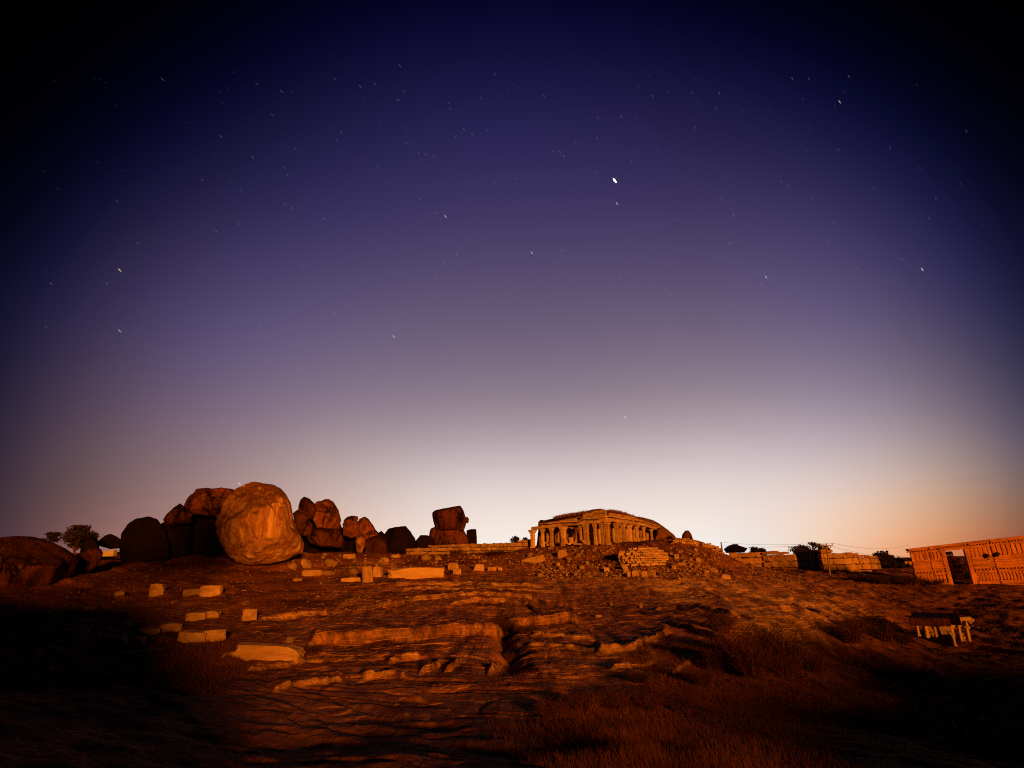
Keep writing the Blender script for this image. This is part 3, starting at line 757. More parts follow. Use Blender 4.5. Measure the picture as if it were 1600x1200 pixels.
S(484, 1014, 14, 12, 'triangular pale stone at the left end of the rock step', 'pointed_stone', 'stone', RUB[2])
S(454, 889, 19, 12, 'left one of two round grey stones right of the huge boulder', 'rounded_stone', 'stone', RUB[3])
S(476, 888, 20, 15, 'right one of two round grey stones, the rougher, right of the huge boulder', 'rounded_stone', 'stone', RUB[4])
S(516, 884, 22, 11, 'pale half buried stone right of the two round grey stones', 'rounded_stone', 'stone', RUB[5])
S(486, 899, 28, 8, 'bright low block below the two round grey stones')
S(510, 897, 26, 5, 'thin dim slab at the right end of the bright low block', 'stone_slab', 'slab', mat='rubble')
S(463, 908, 14, 4, 'thin pale slab lying flat below the bright low block', 'stone_slab', 'slab')
S(547, 909, 28, 6, 'flat bright slab left of the cracked upright stone', 'stone_slab', 'slab')
S(551, 897, 16, 10, 'dark brown stone behind the flat bright slab', 'rounded_stone', 'stone', RUB[6])
S(572, 910, 15, 24, 'tall cracked upright pale stone near the centre of the slope', tilt=.12)
S(589, 901, 14, 15, 'square pale stone leaning on the right of the cracked upright stone')
S(650, 904, 84, 16, 'long bright dressed stone kerb, longest on the upper slope', 'stone_slab', 'slab', depth=.8, tilt=.0)
S(708, 890, 16, 10, 'rough bright block behind the small dark bush')
S(714, 897, 12, 8, 'small bright block right of the small dark bush')
S(748, 891, 16, 9, 'square brown block right of the kerb stones')
S(769, 891, 13, 5, 'flat pale block between the square brown block and the temple slope')
S(781, 891, 7, 4, 'small pale cube beside the flat pale block')
S(600, 878, 14, 6, 'flat pale block on the crest under the brown boulders')
S(665, 876, 18, 12, 'split pale stone on the crest under the tower rock', 'rounded_stone', 'stone', RUB[7])
S(684, 876, 12, 8, 'pointed pale stone right of the split stone', 'pointed_stone', 'stone', RUB[8])
S(593, 880, 15, 7, 'pale wedge stone at the foot of the brown boulders', 'pointed_stone', 'stone', RUB[9])
S(545, 873, 18, 7, 'low brown block in front of the dark hollow', mat='rubble')
S(618, 871, 13, 4, 'thin brown slab on the crest below the black humped boulder', 'stone_slab', 'slab')
S(833, 879, 36, 8, 'long fallen beam tilted up to the right below the temple', 'fallen_beam', 'beam', depth=.5, tilt=.2)
S(879, 870, 14, 10, 'large tilted square block below the left wing of the temple', tilt=.2)
S(889, 877, 10, 8, 'rough stone right below the large tilted block', 'rounded_stone', 'stone', RUB[1])
S(872, 884, 6, 5, 'small bright cube below the fallen beam')
S(983, 901, 7, 8, 'small block at the left end of the row of four blocks')
S(993, 901, 12, 9, 'second block in the row of four under the round rubble wall')
S(1007, 901, 10, 8, 'third block in the row of four under the round rubble wall')
S(1019, 900, 13, 9, 'widest block at the right end of the row of four')
S(978, 893, 8, 10, 'tilted upright stone above the row of four blocks', tilt=.3)
S(948, 893, 9, 6, 'pale block left of the tilted upright stone')
S(1002, 950, 7, 9, 'pointed pale stone standing alone on the bare rock', 'pointed_stone', 'stone', RUB[8])
S(955, 947, 6, 6, 'small pale stone standing on the bare rock', 'pointed_stone', 'stone', RUB[2])
S(1058, 873, 7, 7, 'bright block right of the round rubble wall')
S(1092, 878, 7, 6, 'bright cube alone on the slope right of the round rubble wall')
S(1066, 883, 11, 4, 'pale flat stone below the bright cube', 'stone_slab', 'slab')
S(1053, 889, 6, 5, 'small bright stone under the right end of the round rubble wall')
S(1117, 894, 10, 6, 'pale tilted block on the right slope of the temple hill', tilt=-.3)
S(1135, 904, 14, 6, 'low pale block lowest on the right slope of the temple hill')
S(935, 964, 10, 3, 'thin pale slab by the crack in the bare rock', 'stone_slab', 'slab')
S(1385, 909, 5, 6, 'small pale stone in the dark grass left of the gate', 'rounded_stone', 'stone', RUB[3])
S(1287, 1038, 4, 5, 'small orange stone at the right edge of the big shrub', 'rounded_stone', 'stone', RUB[5])
S(1507, 1030, 4, 4, 'small lit stone in the dark below the ruined pavilion', 'rounded_stone', 'stone', RUB[6])
S(1145, 1068, 8, 5, 'dim stone in the dark hollow under the big shrub', 'rounded_stone', 'stone', RUB[7])
for x, y in ((1521, 979), (1530, 982), (1539, 985)):
    S(x, y, 6, 3, 'small lit stone in a line on the slope right of the ruined pavilion', 'rounded_stone', 'stone', RUB[0], group='lit stones in a line beside the pavilion')
def scatter(n, xr, yr, wr, label, group, size=(.5, .9), reject=None):
    k = 0
    while k < n:
        x, y = random.uniform(*xr), random.uniform(*yr)
        if reject and reject(x, y): continue
        wd = wr[0] + (wr[1] - wr[0]) * random.random() ** 2.5
        o = S(x, y, wd, wd * random.uniform(*size), label, 'rubble_stone', 'stone', random.choice(RUB), group=group, depth=None)
        o.rotation_euler.z = random.uniform(0, 6.28)
        k += 1
hill_top = lambda x, y: y < 852 + abs(x - 950) * .05 or (960 < x < 1048 and 848 < y < 884)
scatter(105, (825, 1110), (853, 902), (2.6, 12), 'small rubble stone scattered on the slope below the ruined temple', 'rubble below the temple', reject=hill_top)
scatter(42, (840, 1010), (893, 902), (2.5, 8), 'small rubble stone in the band along the foot of the temple hill', 'rubble along the foot of the temple hill')
scatter(52, (450, 830), (868, 886), (2.5, 9), 'small rubble stone scattered along the crest under the boulders and back wall', 'rubble along the crest')
scatter(26, (380, 640), (890, 945), (1.5, 5), 'small stone scattered on the earthy slope between the huge boulder and the bare rock', 'stones on the earthy slope')
scatter(20, (90, 400), (895, 1010), (2, 7), 'small dim stone scattered on the dark slope at left', 'stones on the dark left slope')
scatter(22, (1080, 1240), (868, 915), (2, 6), 'small stone scattered on the grassy slope between temple hill and fort wall', 'stones on the grassy slope')
scatter(20, (1150, 1520), (1015, 1090), (1.5, 4), 'tiny stone glinting in the dark hollow at lower right', 'stones in the dark hollow')

def gravel(n, zones):
    V, Fq = [], []; v0, f0 = ICO[1]
    for _ in range(n):
        xr, yr, sr_ = zones[RNG.integers(len(zones))]
        x, y = RNG.uniform(*xr), RNG.uniform(*yr)
        if hill_top(x, y): continue
        p = bhit(x, y)
        if p is None: continue
        k = mpp(p) * RNG.uniform(*sr_) * .5; b = len(V)
        q = v0 * (1 + .3 * RNG.normal(size=v0.shape)) * k * np.array([1.2, 1, .7]) + p + np.array([0, 0, k * .3])
        V.extend(q); Fq.extend((f0 + b).tolist())
    me = npmesh('loose_rubble', np.array(V), np.array(Fq, dtype=np.int32), M['rubble'])
    tag(link('loose_rubble', me), 'fine loose rubble and stone chips strewn over the hill', 'rubble', kind='stuff')
gravel(2600, [((830, 1120), (852, 902), (1, 4.5)), ((820, 1130), (850, 908), (1, 2.4)), ((840, 1090), (880, 906), (.8, 3.5)), ((450, 840), (864, 888), (.9, 3.2)), ((100, 640), (885, 960), (.7, 2.4)), ((1060, 1260), (862, 920), (.8, 2.6)), ((1150, 1540), (1010, 1090), (.7, 1.8))])

# ------------------------------------------------------------------ masonry
def masonry(parent, A, B, z0, z1, ch, sw, depth, mat, nvec=None, core=True, limit=300, ragged=.4, name='stone', bulge=0, batter=0, wild=.5):
    """courses of separate stones on a dark core from A to B (x, y); z0(t), z1(t) give foot and top"""
    A, B = np.array(A[:2], float), np.array(B[:2], float)
    L = np.linalg.norm(B - A); d = (B - A) / L
    n = np.array([d[1], -d[0]])
    if np.dot(n, -(A + B) / 2) < 0: n = -n          # towards the camera
    loc = np.array(parent.location)
    yaw = math.atan2(d[1], d[0])
    zlo = min(z0(t) for t in np.linspace(0, 1, 9)); zhi = max(z1(t) for t in np.linspace(0, 1, 17))
    k, cnt = 0, 0
    z = zlo
    while z < zhi:
        hh = ch * random.uniform(1 - .35 * wild, 1 + .4 * wild)
        s = -sw * random.random()
        while s < L:
            ww = sw * random.uniform(1 - .8 * wild, 1 + wild)
            a, b = max(s, 0), min(s + ww, L); m = (a + b) / 2; t = m / L
            s += ww
            if b - a < .25 * sw: continue
            zt = z1(t)
            if z + hh < z0(t) - .1 or z + hh * ragged > zt: continue
            h2 = min(hh, max(zt - z, hh * .5)) * random.uniform(1 - .25 * wild, 1)
            out = random.uniform(-.05, .09) * depth
            c = A + d * m + n * (depth * .1 + out + bulge * (1 - (2 * t - 1) ** 2) - batter * (z - zlo))
            if cnt >= limit: continue
            o = link(name, random.choice(BLK[mat]), parent)
            o.location = Vector((c[0] - loc[0], c[1] - loc[1], z + h2 / 2 - loc[2]))
            o.rotation_euler = (random.uniform(-.06, .06) * wild, random.uniform(-.12, .12) * wild, yaw + random.uniform(-.12, .12) * wild)
            o.scale = ((b - a) * random.uniform(.97, 1.03), depth * .8, h2 * random.uniform(.97, 1.03))
            cnt += 1
        z += hh
    if core:
        mb = MB(); ts = np.linspace(0, 1, 13)
        for i in range(12):
            q = []
            for zz in (lambda t: z0(t) - .6, lambda t: max(z0(t) - .5, z1(t) - ch * .75)):
                for t, off in ((ts[i], -.18), (ts[i+1], -.18), (ts[i+1], -.75), (ts[i], -.75)):
                    c = A + d * L * t + n * (depth * off + bulge * .8 * (1 - (2 * t - 1) ** 2) - batter * (zz(t) - zlo)) - loc[:2]
                    q.append((c[0], c[1], zz(t) - loc[2]))
            mb.hexa(q)
        mb.build('core', M['joint'], parent)
def line_at(A, B, px, py=850):                # point of the line A-B seen in pixel column px
    a = azof(px, py); d = np.array([math.sin(a), math.cos(a)]); e = np.array(B[:2]) - np.array(A[:2])
    m = np.array([[d[0], -e[0]], [d[1], -e[1]]]); s = np.linalg.solve(m, np.array(A[:2]))
    return d * s[0], s[1]
def zray(px, py, xy):
    d = ray(px, py); return d[2] / math.hypot(d[0], d[1]) * math.hypot(*xy)
def profile(A, B, pts):
    ts, zs = [], []
    for x, y in pts:
        xy, t = line_at(A, B, x, y); ts.append(t); zs.append(zray(x, y, xy))
    return lambda t: float(np.interp(t, ts, zs))
def pwall(label, pa, pb, top, base, ch, sw, depth, mat='wall', cat='wall', name='stone_wall', **k):
    A, B = P(pa[0], pa[1], pa[2]), P(pb[0], pb[1], pb[2])
    t = thing(name, label, cat, A)
    masonry(t, A, B, profile(A, B, base), profile(A, B, top), ch, sw, depth, mat, **k)
    return t
pwall('long low wall of upright stones along the crest between tower rock and temple', (633, 860, 70), (832, 855, 76.5), [(633, 857), (665, 853), (705, 850), (745, 849), (790, 847), (832, 842)], [(633, 867), (720, 866), (832, 861)], .4, .40, .5, 'rubble', limit=290, wild=.9)
pwall('old fort wall of big squared blocks, left of the dark gap', (1140, 875, 84), (1196, 888, 84.2), [(1140, 864), (1152, 861), (1160, 861), (1172, 863), (1180, 859), (1188, 862), (1196, 861)], [(1140, 874), (1196, 890)], .75, .95, .8)
pwall('brighter fort wall bay of big squared blocks directly left of the dark gap', (1196, 888, 84), (1247, 890, 83), [(1196, 863), (1204, 860), (1222, 860), (1226, 864), (1240, 865), (1247, 863)], [(1196, 890), (1247, 897)], .72, .9, .9)
pwall('brightest fort wall of big squared blocks, right of the dark gap behind the utility pole', (1284, 894, 84), (1358, 892, 90), [(1284, 858), (1292, 860), (1310, 864), (1325, 863), (1345, 867), (1352, 868), (1358, 874)], [(1284, 899), (1358, 898)], .72, .9, .9)
pwall('dark end wall running back into the gap in the fort wall', (1284, 896, 84.6), (1250, 890, 118), [(1284, 858), (1250, 862)], [(1284, 900), (1250, 892)], .9, 1.2, .8, 'dark')  # stones coloured dark to put the shade on this end face
pwall('short broken dark wall end right of the brightest fort wall', (1359, 893, 96), (1374, 893, 100), [(1359, 868), (1365, 868), (1368, 874), (1374, 880)], [(1359, 897), (1374, 898)], .8, .8, .8, 'rubble')
pwall('ragged rubble wall climbing to the dome boulder right of the temple', (1046, 862, 73), (1094, 862, 73), [(1046, 850), (1054, 842), (1064, 840), (1078, 841), (1090, 846), (1094, 850)], [(1046, 866), (1066, 868), (1094, 862)], .33, .42, .6, 'temple', wild=1.0, batter=.3)
pwall('small broken rubble wall on the right shoulder of the temple hill', (1098, 858, 75), (1134, 868, 75), [(1098, 848), (1108, 848), (1118, 851), (1127, 857), (1134, 866)], [(1098, 862), (1134, 872)], .33, .42, .6, 'temple', wild=1.0, batter=.3)
# bulging oval retaining wall of rubble below the temple
_h = hit(1005, 884); _hr = math.hypot(_h[0], _h[1]) + .9
A_, B_ = P(966, 872, _hr), P(1044, 872, _hr + 1.5)
wt = thing('rubble_wall', 'bulging oval dry stone wall of rubble in the slope right below the temple', 'wall', A_)
masonry(wt, A_, B_, profile(A_, B_, [(966, 879), (975, 882), (1000, 884), (1020, 883), (1035, 876), (1044, 870)]), profile(A_, B_, [(966, 868), (972, 860), (985, 856), (1000, 854), (1020, 855), (1034, 860), (1044, 868)]), .21, .40, .6, 'temple', bulge=1.3, batter=.45, wild=1.0)

# ------------------------------------------------------------------ the ruined temple
TA, TC, TB = P(832, 850, 75), P(948, 850, 70), P(1029, 848, 90)
temple = thing('ruined_temple', 'ruined stone temple with rows of columns and an earth covered roof on the hilltop', 'temple', TC)
TL = np.array(TC)
def loc(p): return tuple(np.array(p) - TL)
def column(A, B, px, ytop, ybase, wpx, inset=0.0, cap=True, lean=0, name='column'):
    xy, t = line_at(A, B, px, (ytop + ybase) / 2)
    f = xy / np.linalg.norm(xy); xy = xy + f * inset
    zt, zb = zray(px, ytop, xy), zray(px, ybase, xy) - .35
    k = mpp(np.array([xy[0], xy[1], zt])); w_ = wpx * k
    d = np.array(B[:2]) - np.array(A[:2]); yaw = math.atan2(d[1], d[0])
    Mz = Matrix.Rotation(yaw, 3, 'Z') @ Matrix.Rotation(lean, 3, 'Y')
    base = Vector((xy[0], xy[1], zb)); H = zt - zb
    ch = min(.42, H * .16)
    mb = MB()
    mb.box(base + Mz @ Vector((0, 0, .3)), (w_ * 1.12, w_ * 1.12, .6), Mz)
    mb.box(base + Mz @ Vector((0, 0, (H - ch + .6) / 2)), (w_ * .92, w_ * .92, H - ch - .6), Mz)
    mb.box(base + Mz @ Vector((0, 0, .6 + (H - .6) * .42)), (w_ * 1.05, w_ * 1.05, .16), Mz)
    mb.box(base + Mz @ Vector((0, 0, .6 + (H - .6) * .66)), (w_ * 1.05, w_ * 1.05, .14), Mz)
    mb.v = [loc(v) for v in mb.v]
    o = mb.build(name, M['temple'], temple, bevel=.03)
    if cap:
        cb = MB(); top = base + Mz @ Vector((0, 0, H - ch * .5))
        cb.box(top - Mz @ Vector((0, 0, ch * .1)), (w_ * 1.35, w_ * 1.35, ch * .8), Mz)
        cb.box(top + Mz @ Vector((0, 0, ch * .3)), (w_ * 2.1, w_ * 1.2, ch * .42), Mz)
        cb.box(top + Mz @ Vector((0, 0, ch * .28)), (w_ * 1.2, w_ * 2.1, ch * .4), Mz)
        cb.v = [loc(v) for v in cb.v]
        for v in ():
            pass
        c = cb.build('capital', M['temple'], o, bevel=.03)
    return xy, zt
left_cols = [(832.5, 828, 857, 6), (848, 826, 851, 4.2), (862, 825, 851, 4.6), (880.5, 823, 849, 7), (908, 822, 849, 4), (916, 818, 848, 7.2), (930, 818, 848, 4.5), (941, 818, 849, 4.6), (949.5, 814, 851, 6)]
right_cols = [(964, 817, 848, 6), (974.5, 818, 846, 5.2), (984.5, 820, 845, 5), (995.5, 821, 844, 4.6), (1006, 823, 843, 3.8), (1018, 827, 843, 3.2), (1027.5, 829, 843, 3)]
tops = []
for x, y0, y1, w_ in left_cols: tops.append(column(TA, TC, x, y0, y1, w_))
ltops = tops[:]; rtops = [tops[-1]]
for x, y0, y1, w_ in right_cols: rtops.append(column(TC, TB, x, y0, y1, w_))
for x, y0, y1, w_ in ((856, 829, 850, 3.6), (871, 828, 849, 3.8), (888, 828, 848, 3.6), (923, 822, 847, 4.6), (936, 822, 847, 4.4)): column(TA, TC, x, y0, y1, w_, 2.4)
for x, y0, y1, w_ in ((958, 820, 846, 4.5), (969, 821, 845, 4.2), (979, 822, 844, 4.2), (990, 823, 843, 3.8), (1001, 825, 843, 3.2)): column(TC, TB, x, y0, y1, w_, 3.0)
column(TA, TC, 900, 829, 848, 4.5, .6, False, .22, 'leaning_slab')
column(TA, TC, 893, 838, 849, 5, .4, False, -.1, 'broken_column')
def beam(p, q, hgt, dep, name, over=.12, up=0, out=0):
    (a, za), (b, zb) = p, q
    a, b = np.array(a), np.array(b); d = (b - a) / np.linalg.norm(b - a); n = np.array([d[1], -d[0]])
    if np.dot(n, -(a + b)) < 0: n = -n
    a2, b2 = a - d * over, b + d * over
    pts = []
    for dz in (0, hgt):
        for (c, z), s in (((a2, za), 1), ((b2, zb), 1), ((b2, zb), -1), ((a2, za), -1)):
            c2 = c + n * (dep / 2 * s + out); pts.append(loc((c2[0], c2[1], z + up + dz)))
    mb = MB(); mb.hexa(pts); return mb.build(name, M['temple'], temple, bevel=.035)
for i in range(len(ltops) - 1):
    if i in (3,):                             # broken bay
        beam(ltops[3], ltops[4], .32, .7, 'beam', -.03, .1); continue
    beam(ltops[i], ltops[i+1], .36 + .05 * (i % 3), .75, 'beam', -.015, .012 * (i % 2))
for i in range(len(rtops) - 1): beam(rtops[i], rtops[i+1], .36 + .05 * (i % 2), .8, 'beam', -.015, .012 * (i % 2))
for i in range(1, len(ltops) - 1):            # eave slabs over the left wing
    beam(ltops[i], ltops[i+1], .16, 1.5, 'roof_slab', -.02, .46 + .012 * (i % 2), .1)
for i in range(len(rtops) - 1): beam(rtops[i], rtops[i+1], .15, 1.3, 'roof_slab', -.02, .47 + .012 * (i % 2), .06)
# heaped masonry over the corner
def seg(A, B, xa, xb): return line_at(A, B, xa, 815)[0], line_at(A, B, xb, 815)[0]
a, b = seg(TA, TC, 913, 949)
masonry(temple, a, b, profile(a, b, [(913, 815), (949, 808)]), profile(a, b, [(913, 803), (925, 800), (940, 797), (949, 796)]), .24, .42, .7, 'temple', limit=80)
a, b = seg(TC, TB, 949, 1028)
masonry(temple, a, b, profile(a, b, [(949, 808), (985, 814), (1028, 826)]), profile(a, b, [(949, 796), (965, 800), (978, 804), (990, 810), (1005, 815), (1020, 819), (1028, 824)]), .28, .5, .8, 'temple', limit=110)
a, b = seg(TA, TC, 850, 913)
masonry(temple, a + np.array([.3, .9]), b + np.array([.3, .9]), profile(a, b, [(850, 821), (913, 814)]), profile(a, b, [(850, 816), (880, 812), (913, 806)]), .26, .6, .6, 'temple', limit=70)
# earth and rock heap on the roof and behind the wings, and the walls inside
boulder([(842, 817), (850, 813), (862, 812), (872, 808), (882, 806), (900, 803), (918, 799), (938, 796), (950, 798), (970, 801), (988, 807), (1003, 809), (1020, 814), (1035, 823), (1048, 832), (1057, 844), (1052, 862), (950, 870), (840, 862)], 96, 6.5, None, 'earth', seed=40, facets=0, rough=.03, box=.7, name='roof_mound', parent=temple)
boulder([(840, 822), (841, 815), (845, 812), (851, 813), (853, 818), (850, 826)], 78, .8, None, 'boulder_dark', seed=41, sub=3, name='roof_rock', parent=temple, facets=6)
boulder([(1020, 850), (1026, 826), (1036, 824), (1047, 832), (1057, 845), (1054, 858), (1022, 858)], 90, 3, None, 'earth', seed=42, facets=3, name='end_mound', parent=temple)
for (A, B, xa, xb, ins, y0, y1) in ((TA, TC, 842, 874, 3.4, 823, 853), (TA, TC, 884, 899, 3.2, 825, 852), (TA, TC, 905, 946, 3.2, 818, 852), (TC, TB, 955, 976, 4.5, 818, 850), (TC, TB, 982, 990, 4.5, 822, 848), (TC, TB, 1008, 1026, 4.0, 828, 846)):
    q = []
    for yy in (y1, y0):
        for x, dd_ in ((xa, 0), (xb, 0), (xb, .5), (xa, .5)):
            xy, _ = line_at(A, B, x, 838); f = xy / np.linalg.norm(xy); xy = xy + f * (ins + dd_)
            q.append(loc((xy[0], xy[1], zray(x, yy, xy))))
    mb = MB(); mb.hexa(q); mb.build('inner_wall', M['wall'], temple)
def block_at(parent, px, py, r, w_, hh, dp, mat, name, ry=0, rz=0):
    p = P(px, py, r); k = mpp(p); o = link(name, random.choice(BLK[mat]), parent)
    o.location = Vector(p) - parent.location; o.scale = (w_ * k, dp, hh * k); o.rotation_euler = (0, ry, rz); return o
for x, y, r, w_, hh, ry in ((884, 846, 73, 5, 4, -.5), (891, 850, 72, 11, 3, 0), (901, 850, 71.5, 12, 2.5, .05), (853, 848, 74.5, 9, 3, 0), (912, 846, 71, 6, 4, .2), (868, 824, 74, 10, 3, -.1), (893, 824, 73, 8, 4, .2)):
    block_at(temple, x, y, r, w_, hh, .6, 'temple', 'fallen_block', ry)

# ------------------------------------------------------------------ vegetation
def ribbon_mesh(name, stems, leaves, mats):
    """stems: list of (points Nx3, width0, width1); leaves: (centres, size)"""
    V, Fq, mi = [], [], []
    for pts, w0, w1 in stems:
        n = len(pts); b = len(V); ang = random.random() * 3.14; s = np.array([math.cos(ang), math.sin(ang), 0])
        for i, p in enumerate(pts):
            w_ = (w0 + (w1 - w0) * i / (n - 1)) / 2
            V.append(p - s * w_); V.append(p + s * w_)
        for i in range(n - 1): Fq.append((b + 2*i, b + 2*i + 1, b + 2*i + 3, b + 2*i + 2)); mi.append(0)
    if leaves is not None:
        cs, sz = leaves
        d1 = RNG.normal(size=(len(cs), 3)); d1 /= np.linalg.norm(d1, axis=1)[:, None]
        d2 = np.cross(d1, RNG.normal(size=(len(cs), 3))); d2 /= np.linalg.norm(d2, axis=1)[:, None]
        s_ = sz * RNG.uniform(.6, 1.4, (len(cs), 1))
        b = len(V)
        quad = np.stack([cs - d1 * s_, cs + d2 * s_ * .45, cs + d1 * s_, cs - d2 * s_ * .45], 1).reshape(-1, 3)
        V = (np.array(V) if len(V) else np.zeros((0, 3))); V = np.vstack([V, quad])
        for i in range(len(cs)): Fq.append((b + 4*i, b + 4*i + 1, b + 4*i + 2, b + 4*i + 3)); mi.append(1)
    me = npmesh(name, np.array(V), np.array(Fq, dtype=np.int32), None)
    for m in mats: me.materials.append(m)
    me.polygons.foreach_set('material_index', np.array(mi, dtype=np.int32)[:len(me.polygons)])
    return me
def shrub_parts(seed, nst=260, nl=2200, spread=.5, leaf=.022, lift=1.0):
    """unit-high dry shrub, width about 1.2"""
    rng = np.random.default_rng(seed); stems, tips = [], []
    for i in range(nst):
        a = rng.uniform(0, 6.283); r0 = .25 * math.sqrt(rng.random()); out = spread * rng.random() ** .6
        hgt = lift * rng.uniform(.45, 1.0) * (1 - .35 * out)
        p0 = np.array([r0 * math.cos(a), r0 * math.sin(a), -.05]); a2 = a + rng.normal() * .5
        pts = []
        for t in np.linspace(0, 1, 6):
            pts.append(p0 + np.array([math.cos(a2) * out * t ** 1.4, math.sin(a2) * out * t ** 1.4, hgt * (1 - (1 - t) ** 1.5)]) + rng.normal(size=3) * .018 * t)
        stems.append((np.array(pts), .013, .004)); tips.append(np.array(pts))
        for _ in range(2):
            k = rng.integers(2, 5); q = pts[k]; dv = rng.normal(size=3) * .13; dv[2] = abs(dv[2]) * 1.1
            tw = np.array([q, q + dv * .6, q + dv]); stems.append((tw, .006, .003)); tips.append(tw)
    cs = []
    for _ in range(nl):
        t = tips[rng.integers(len(tips))]; j = rng.integers(1, len(t)); cs.append(t[j] + rng.normal(size=3) * .03)
    return stems, (np.array(cs), leaf)
SHR = []
for i in range(4):
    st, lv = shrub_parts(300 + i)
    SHR.append((ribbon_mesh('stems', st, None, [M['twig']]), ribbon_mesh('foliage', [], lv, [M['twig'], M['leaf']]), ribbon_mesh('foliage', [], lv, [M['twig'], M['leaf_dark']])))
def shrub(px, py, wpx, hpx, label, dark=False, group=None, name='dry_shrub', cat='shrub', r=None):
    p = hit(px, py) if r is None else P(px, py, r)
    k = mpp(p); t = thing(name, label, cat, p, group); i = random.randrange(4)
    t.scale = (wpx * k / 1.45, wpx * k / 1.45, hpx * k * .78); t.rotation_euler.z = random.uniform(0, 6.28)
    link('stems', SHR[i][0], t); link('foliage', SHR[i][2 if dark else 1], t)
    return t
shrub(1150, 1046, 95, 84, 'tall dry reddish shrub, left half of the big thicket at lower right')
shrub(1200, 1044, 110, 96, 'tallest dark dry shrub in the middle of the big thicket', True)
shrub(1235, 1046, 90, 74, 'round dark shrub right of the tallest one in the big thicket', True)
shrub(1175, 1056, 90, 66, 'wiry dry shrub in front of the big thicket')
shrub(1222, 1060, 90, 60, 'low rust brown shrub in front of the round dark shrub')
shrub(1268, 1050, 80, 48, 'low reddish shrub at the right end of the big thicket')
shrub(1122, 1050, 60, 50, 'small wiry shrub at the left end of the big thicket')
shrub(1100, 1072, 60, 40, 'low dry shrub under the curved rock step')
for x, y, w_, h_, q in ((862, 1122, 80, 38, 'leftmost'), (915, 1112, 80, 40, 'second from the left'), (965, 1112, 84, 44, 'middle one'), (1015, 1110, 84, 44, 'second from the right'), (1062, 1110, 76, 42, 'rightmost')):
    shrub(x, y, w_, h_, 'feathery dry shrub, %s of five along the bottom' % q, group='shrubs along the bottom')
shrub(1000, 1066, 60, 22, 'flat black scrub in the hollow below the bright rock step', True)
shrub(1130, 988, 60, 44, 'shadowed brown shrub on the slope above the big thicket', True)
shrub(1330, 1002, 80, 46, 'dim brown shrub right of the smooth pale rock')
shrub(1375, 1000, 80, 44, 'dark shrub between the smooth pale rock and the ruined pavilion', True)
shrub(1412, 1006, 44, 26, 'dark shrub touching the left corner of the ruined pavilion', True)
shrub(1345, 985, 60, 30, 'low brown shrub on the slope above the dim brown shrub')
shrub(790, 990, 60, 32, 'round dark bush growing over the rock step in the middle', True)
shrub(822, 990, 50, 20, 'low black scrub right of the round dark bush on the rock step', True)
shrub(485, 1024, 56, 22, 'black scrub in the hollow right of the longest bright slab', True)
shrub(702, 900, 12, 11, 'small dark bush in front of the kerb stones', True)
shrub(796, 1036, 30, 22, 'small black bush in the crevice of the bare rock', True)
shrub(712, 868, 34, 14, 'dark low bush in front of the long low wall', True)
shrub(775, 868, 60, 12, 'flat dark bush at the foot of the long low wall near the temple', True)
for x, y, w_, h_, q in ((1345, 908, 70, 16, 'nearest to the utility pole'), (1385, 912, 70, 20, 'midway between utility pole and gateway'), (1425, 914, 60, 20, 'touching the left corner of the gateway'), (1460, 914, 50, 14, 'low against the gateway left of its doorway')):
    shrub(x, y, w_, h_, 'patch of dark scrub on the bank, ' + q, True, group='scrub on the bank by the gate')

def tree(px, py, wpx, hpx, r, label, nl=2600, trunk=.35, group=None, name='tree', leaf=.16, seed=0, mat='leaf_dark'):
    rng = np.random.default_rng(seed + 900)
    p = P(px, py, r); k = mpp(p); W, H = wpx * k, hpx * k
    t = thing(name, label, 'tree', p, group)
    mb = MB(); fork = H * trunk
    mb.tube([(0, 0, -.5), (.03 * H, 0, fork * .6), (0, .02 * H, fork)], [.045 * H, .035 * H, .028 * H], 7)
    limbs = []
    for i in range(7):
        a = i * 2 * math.pi / 7 + rng.uniform(-.3, .3); out = rng.uniform(.2, .42) * W; zz = rng.uniform(.55, .92) * H
        mid = np.array([math.cos(a) * out * .5, math.sin(a) * out * .5, fork + (zz - fork) * .55]); end = np.array([math.cos(a) * out, math.sin(a) * out, zz])
        mb.tube([(0, 0, fork * .95), mid, end], [.02 * H, .012 * H, .005 * H], 5); limbs.append(end)
    mb.build('trunk', M['twig'], t)
    cs = []
    if W > 1.2 * H: limbs = [np.array([l[0], l[1], l[2] * .8]) for l in limbs]
    cl = [e + rng.normal(size=3) * .05 * H for e in limbs] + [np.array([rng.normal() * .2 * W, rng.normal() * .2 * W, H * rng.uniform(.34, .95)]) for _ in range(13)]
    for c in cl:
        n = nl // len(cl); rad = rng.uniform(.13, .24) * W
        cs.append(c + rng.normal(size=(n, 3)) * rad * .6 * np.array([1, 1, .75]))
    cs = np.vstack(cs); cs[:, 2] = np.minimum(cs[:, 2], H * 1.02)
    link('crown', ribbon_mesh('crown', [], (cs, leaf), [M['twig'], M[mat]]), t)
    return t
tree(115, 868, 44, 44, 70, 'round dark tree with a lacy crown on the far left skyline', 4600, .12, seed=1, leaf=.15)
tree(81, 850, 18, 18, 72, 'little dark tree on the skyline left of the round tree', 900, .25, seed=2, leaf=.12)
tree(1382, 898, 24, 34, 120, 'round crowned tree on the right skyline, left of the gate', 3000, .2, seed=3, leaf=.2)
tree(1393, 900, 20, 30, 125, 'slightly lower tree right behind the round crowned one', 2400, .2, seed=4, leaf=.2)
tree(1370, 900, 30, 22, 112, 'low dark tree at the end of the fort wall', 2600, .15, seed=5, leaf=.2)
tree(1402, 902, 36, 18, 110, 'wide low dark tree in front of the distant house', 2600, .12, seed=6, leaf=.2)
tree(1254, 884, 22, 28, 122, 'dark tree showing above the fort wall at the left of the gap', 2200, .3, seed=7, leaf=.2)
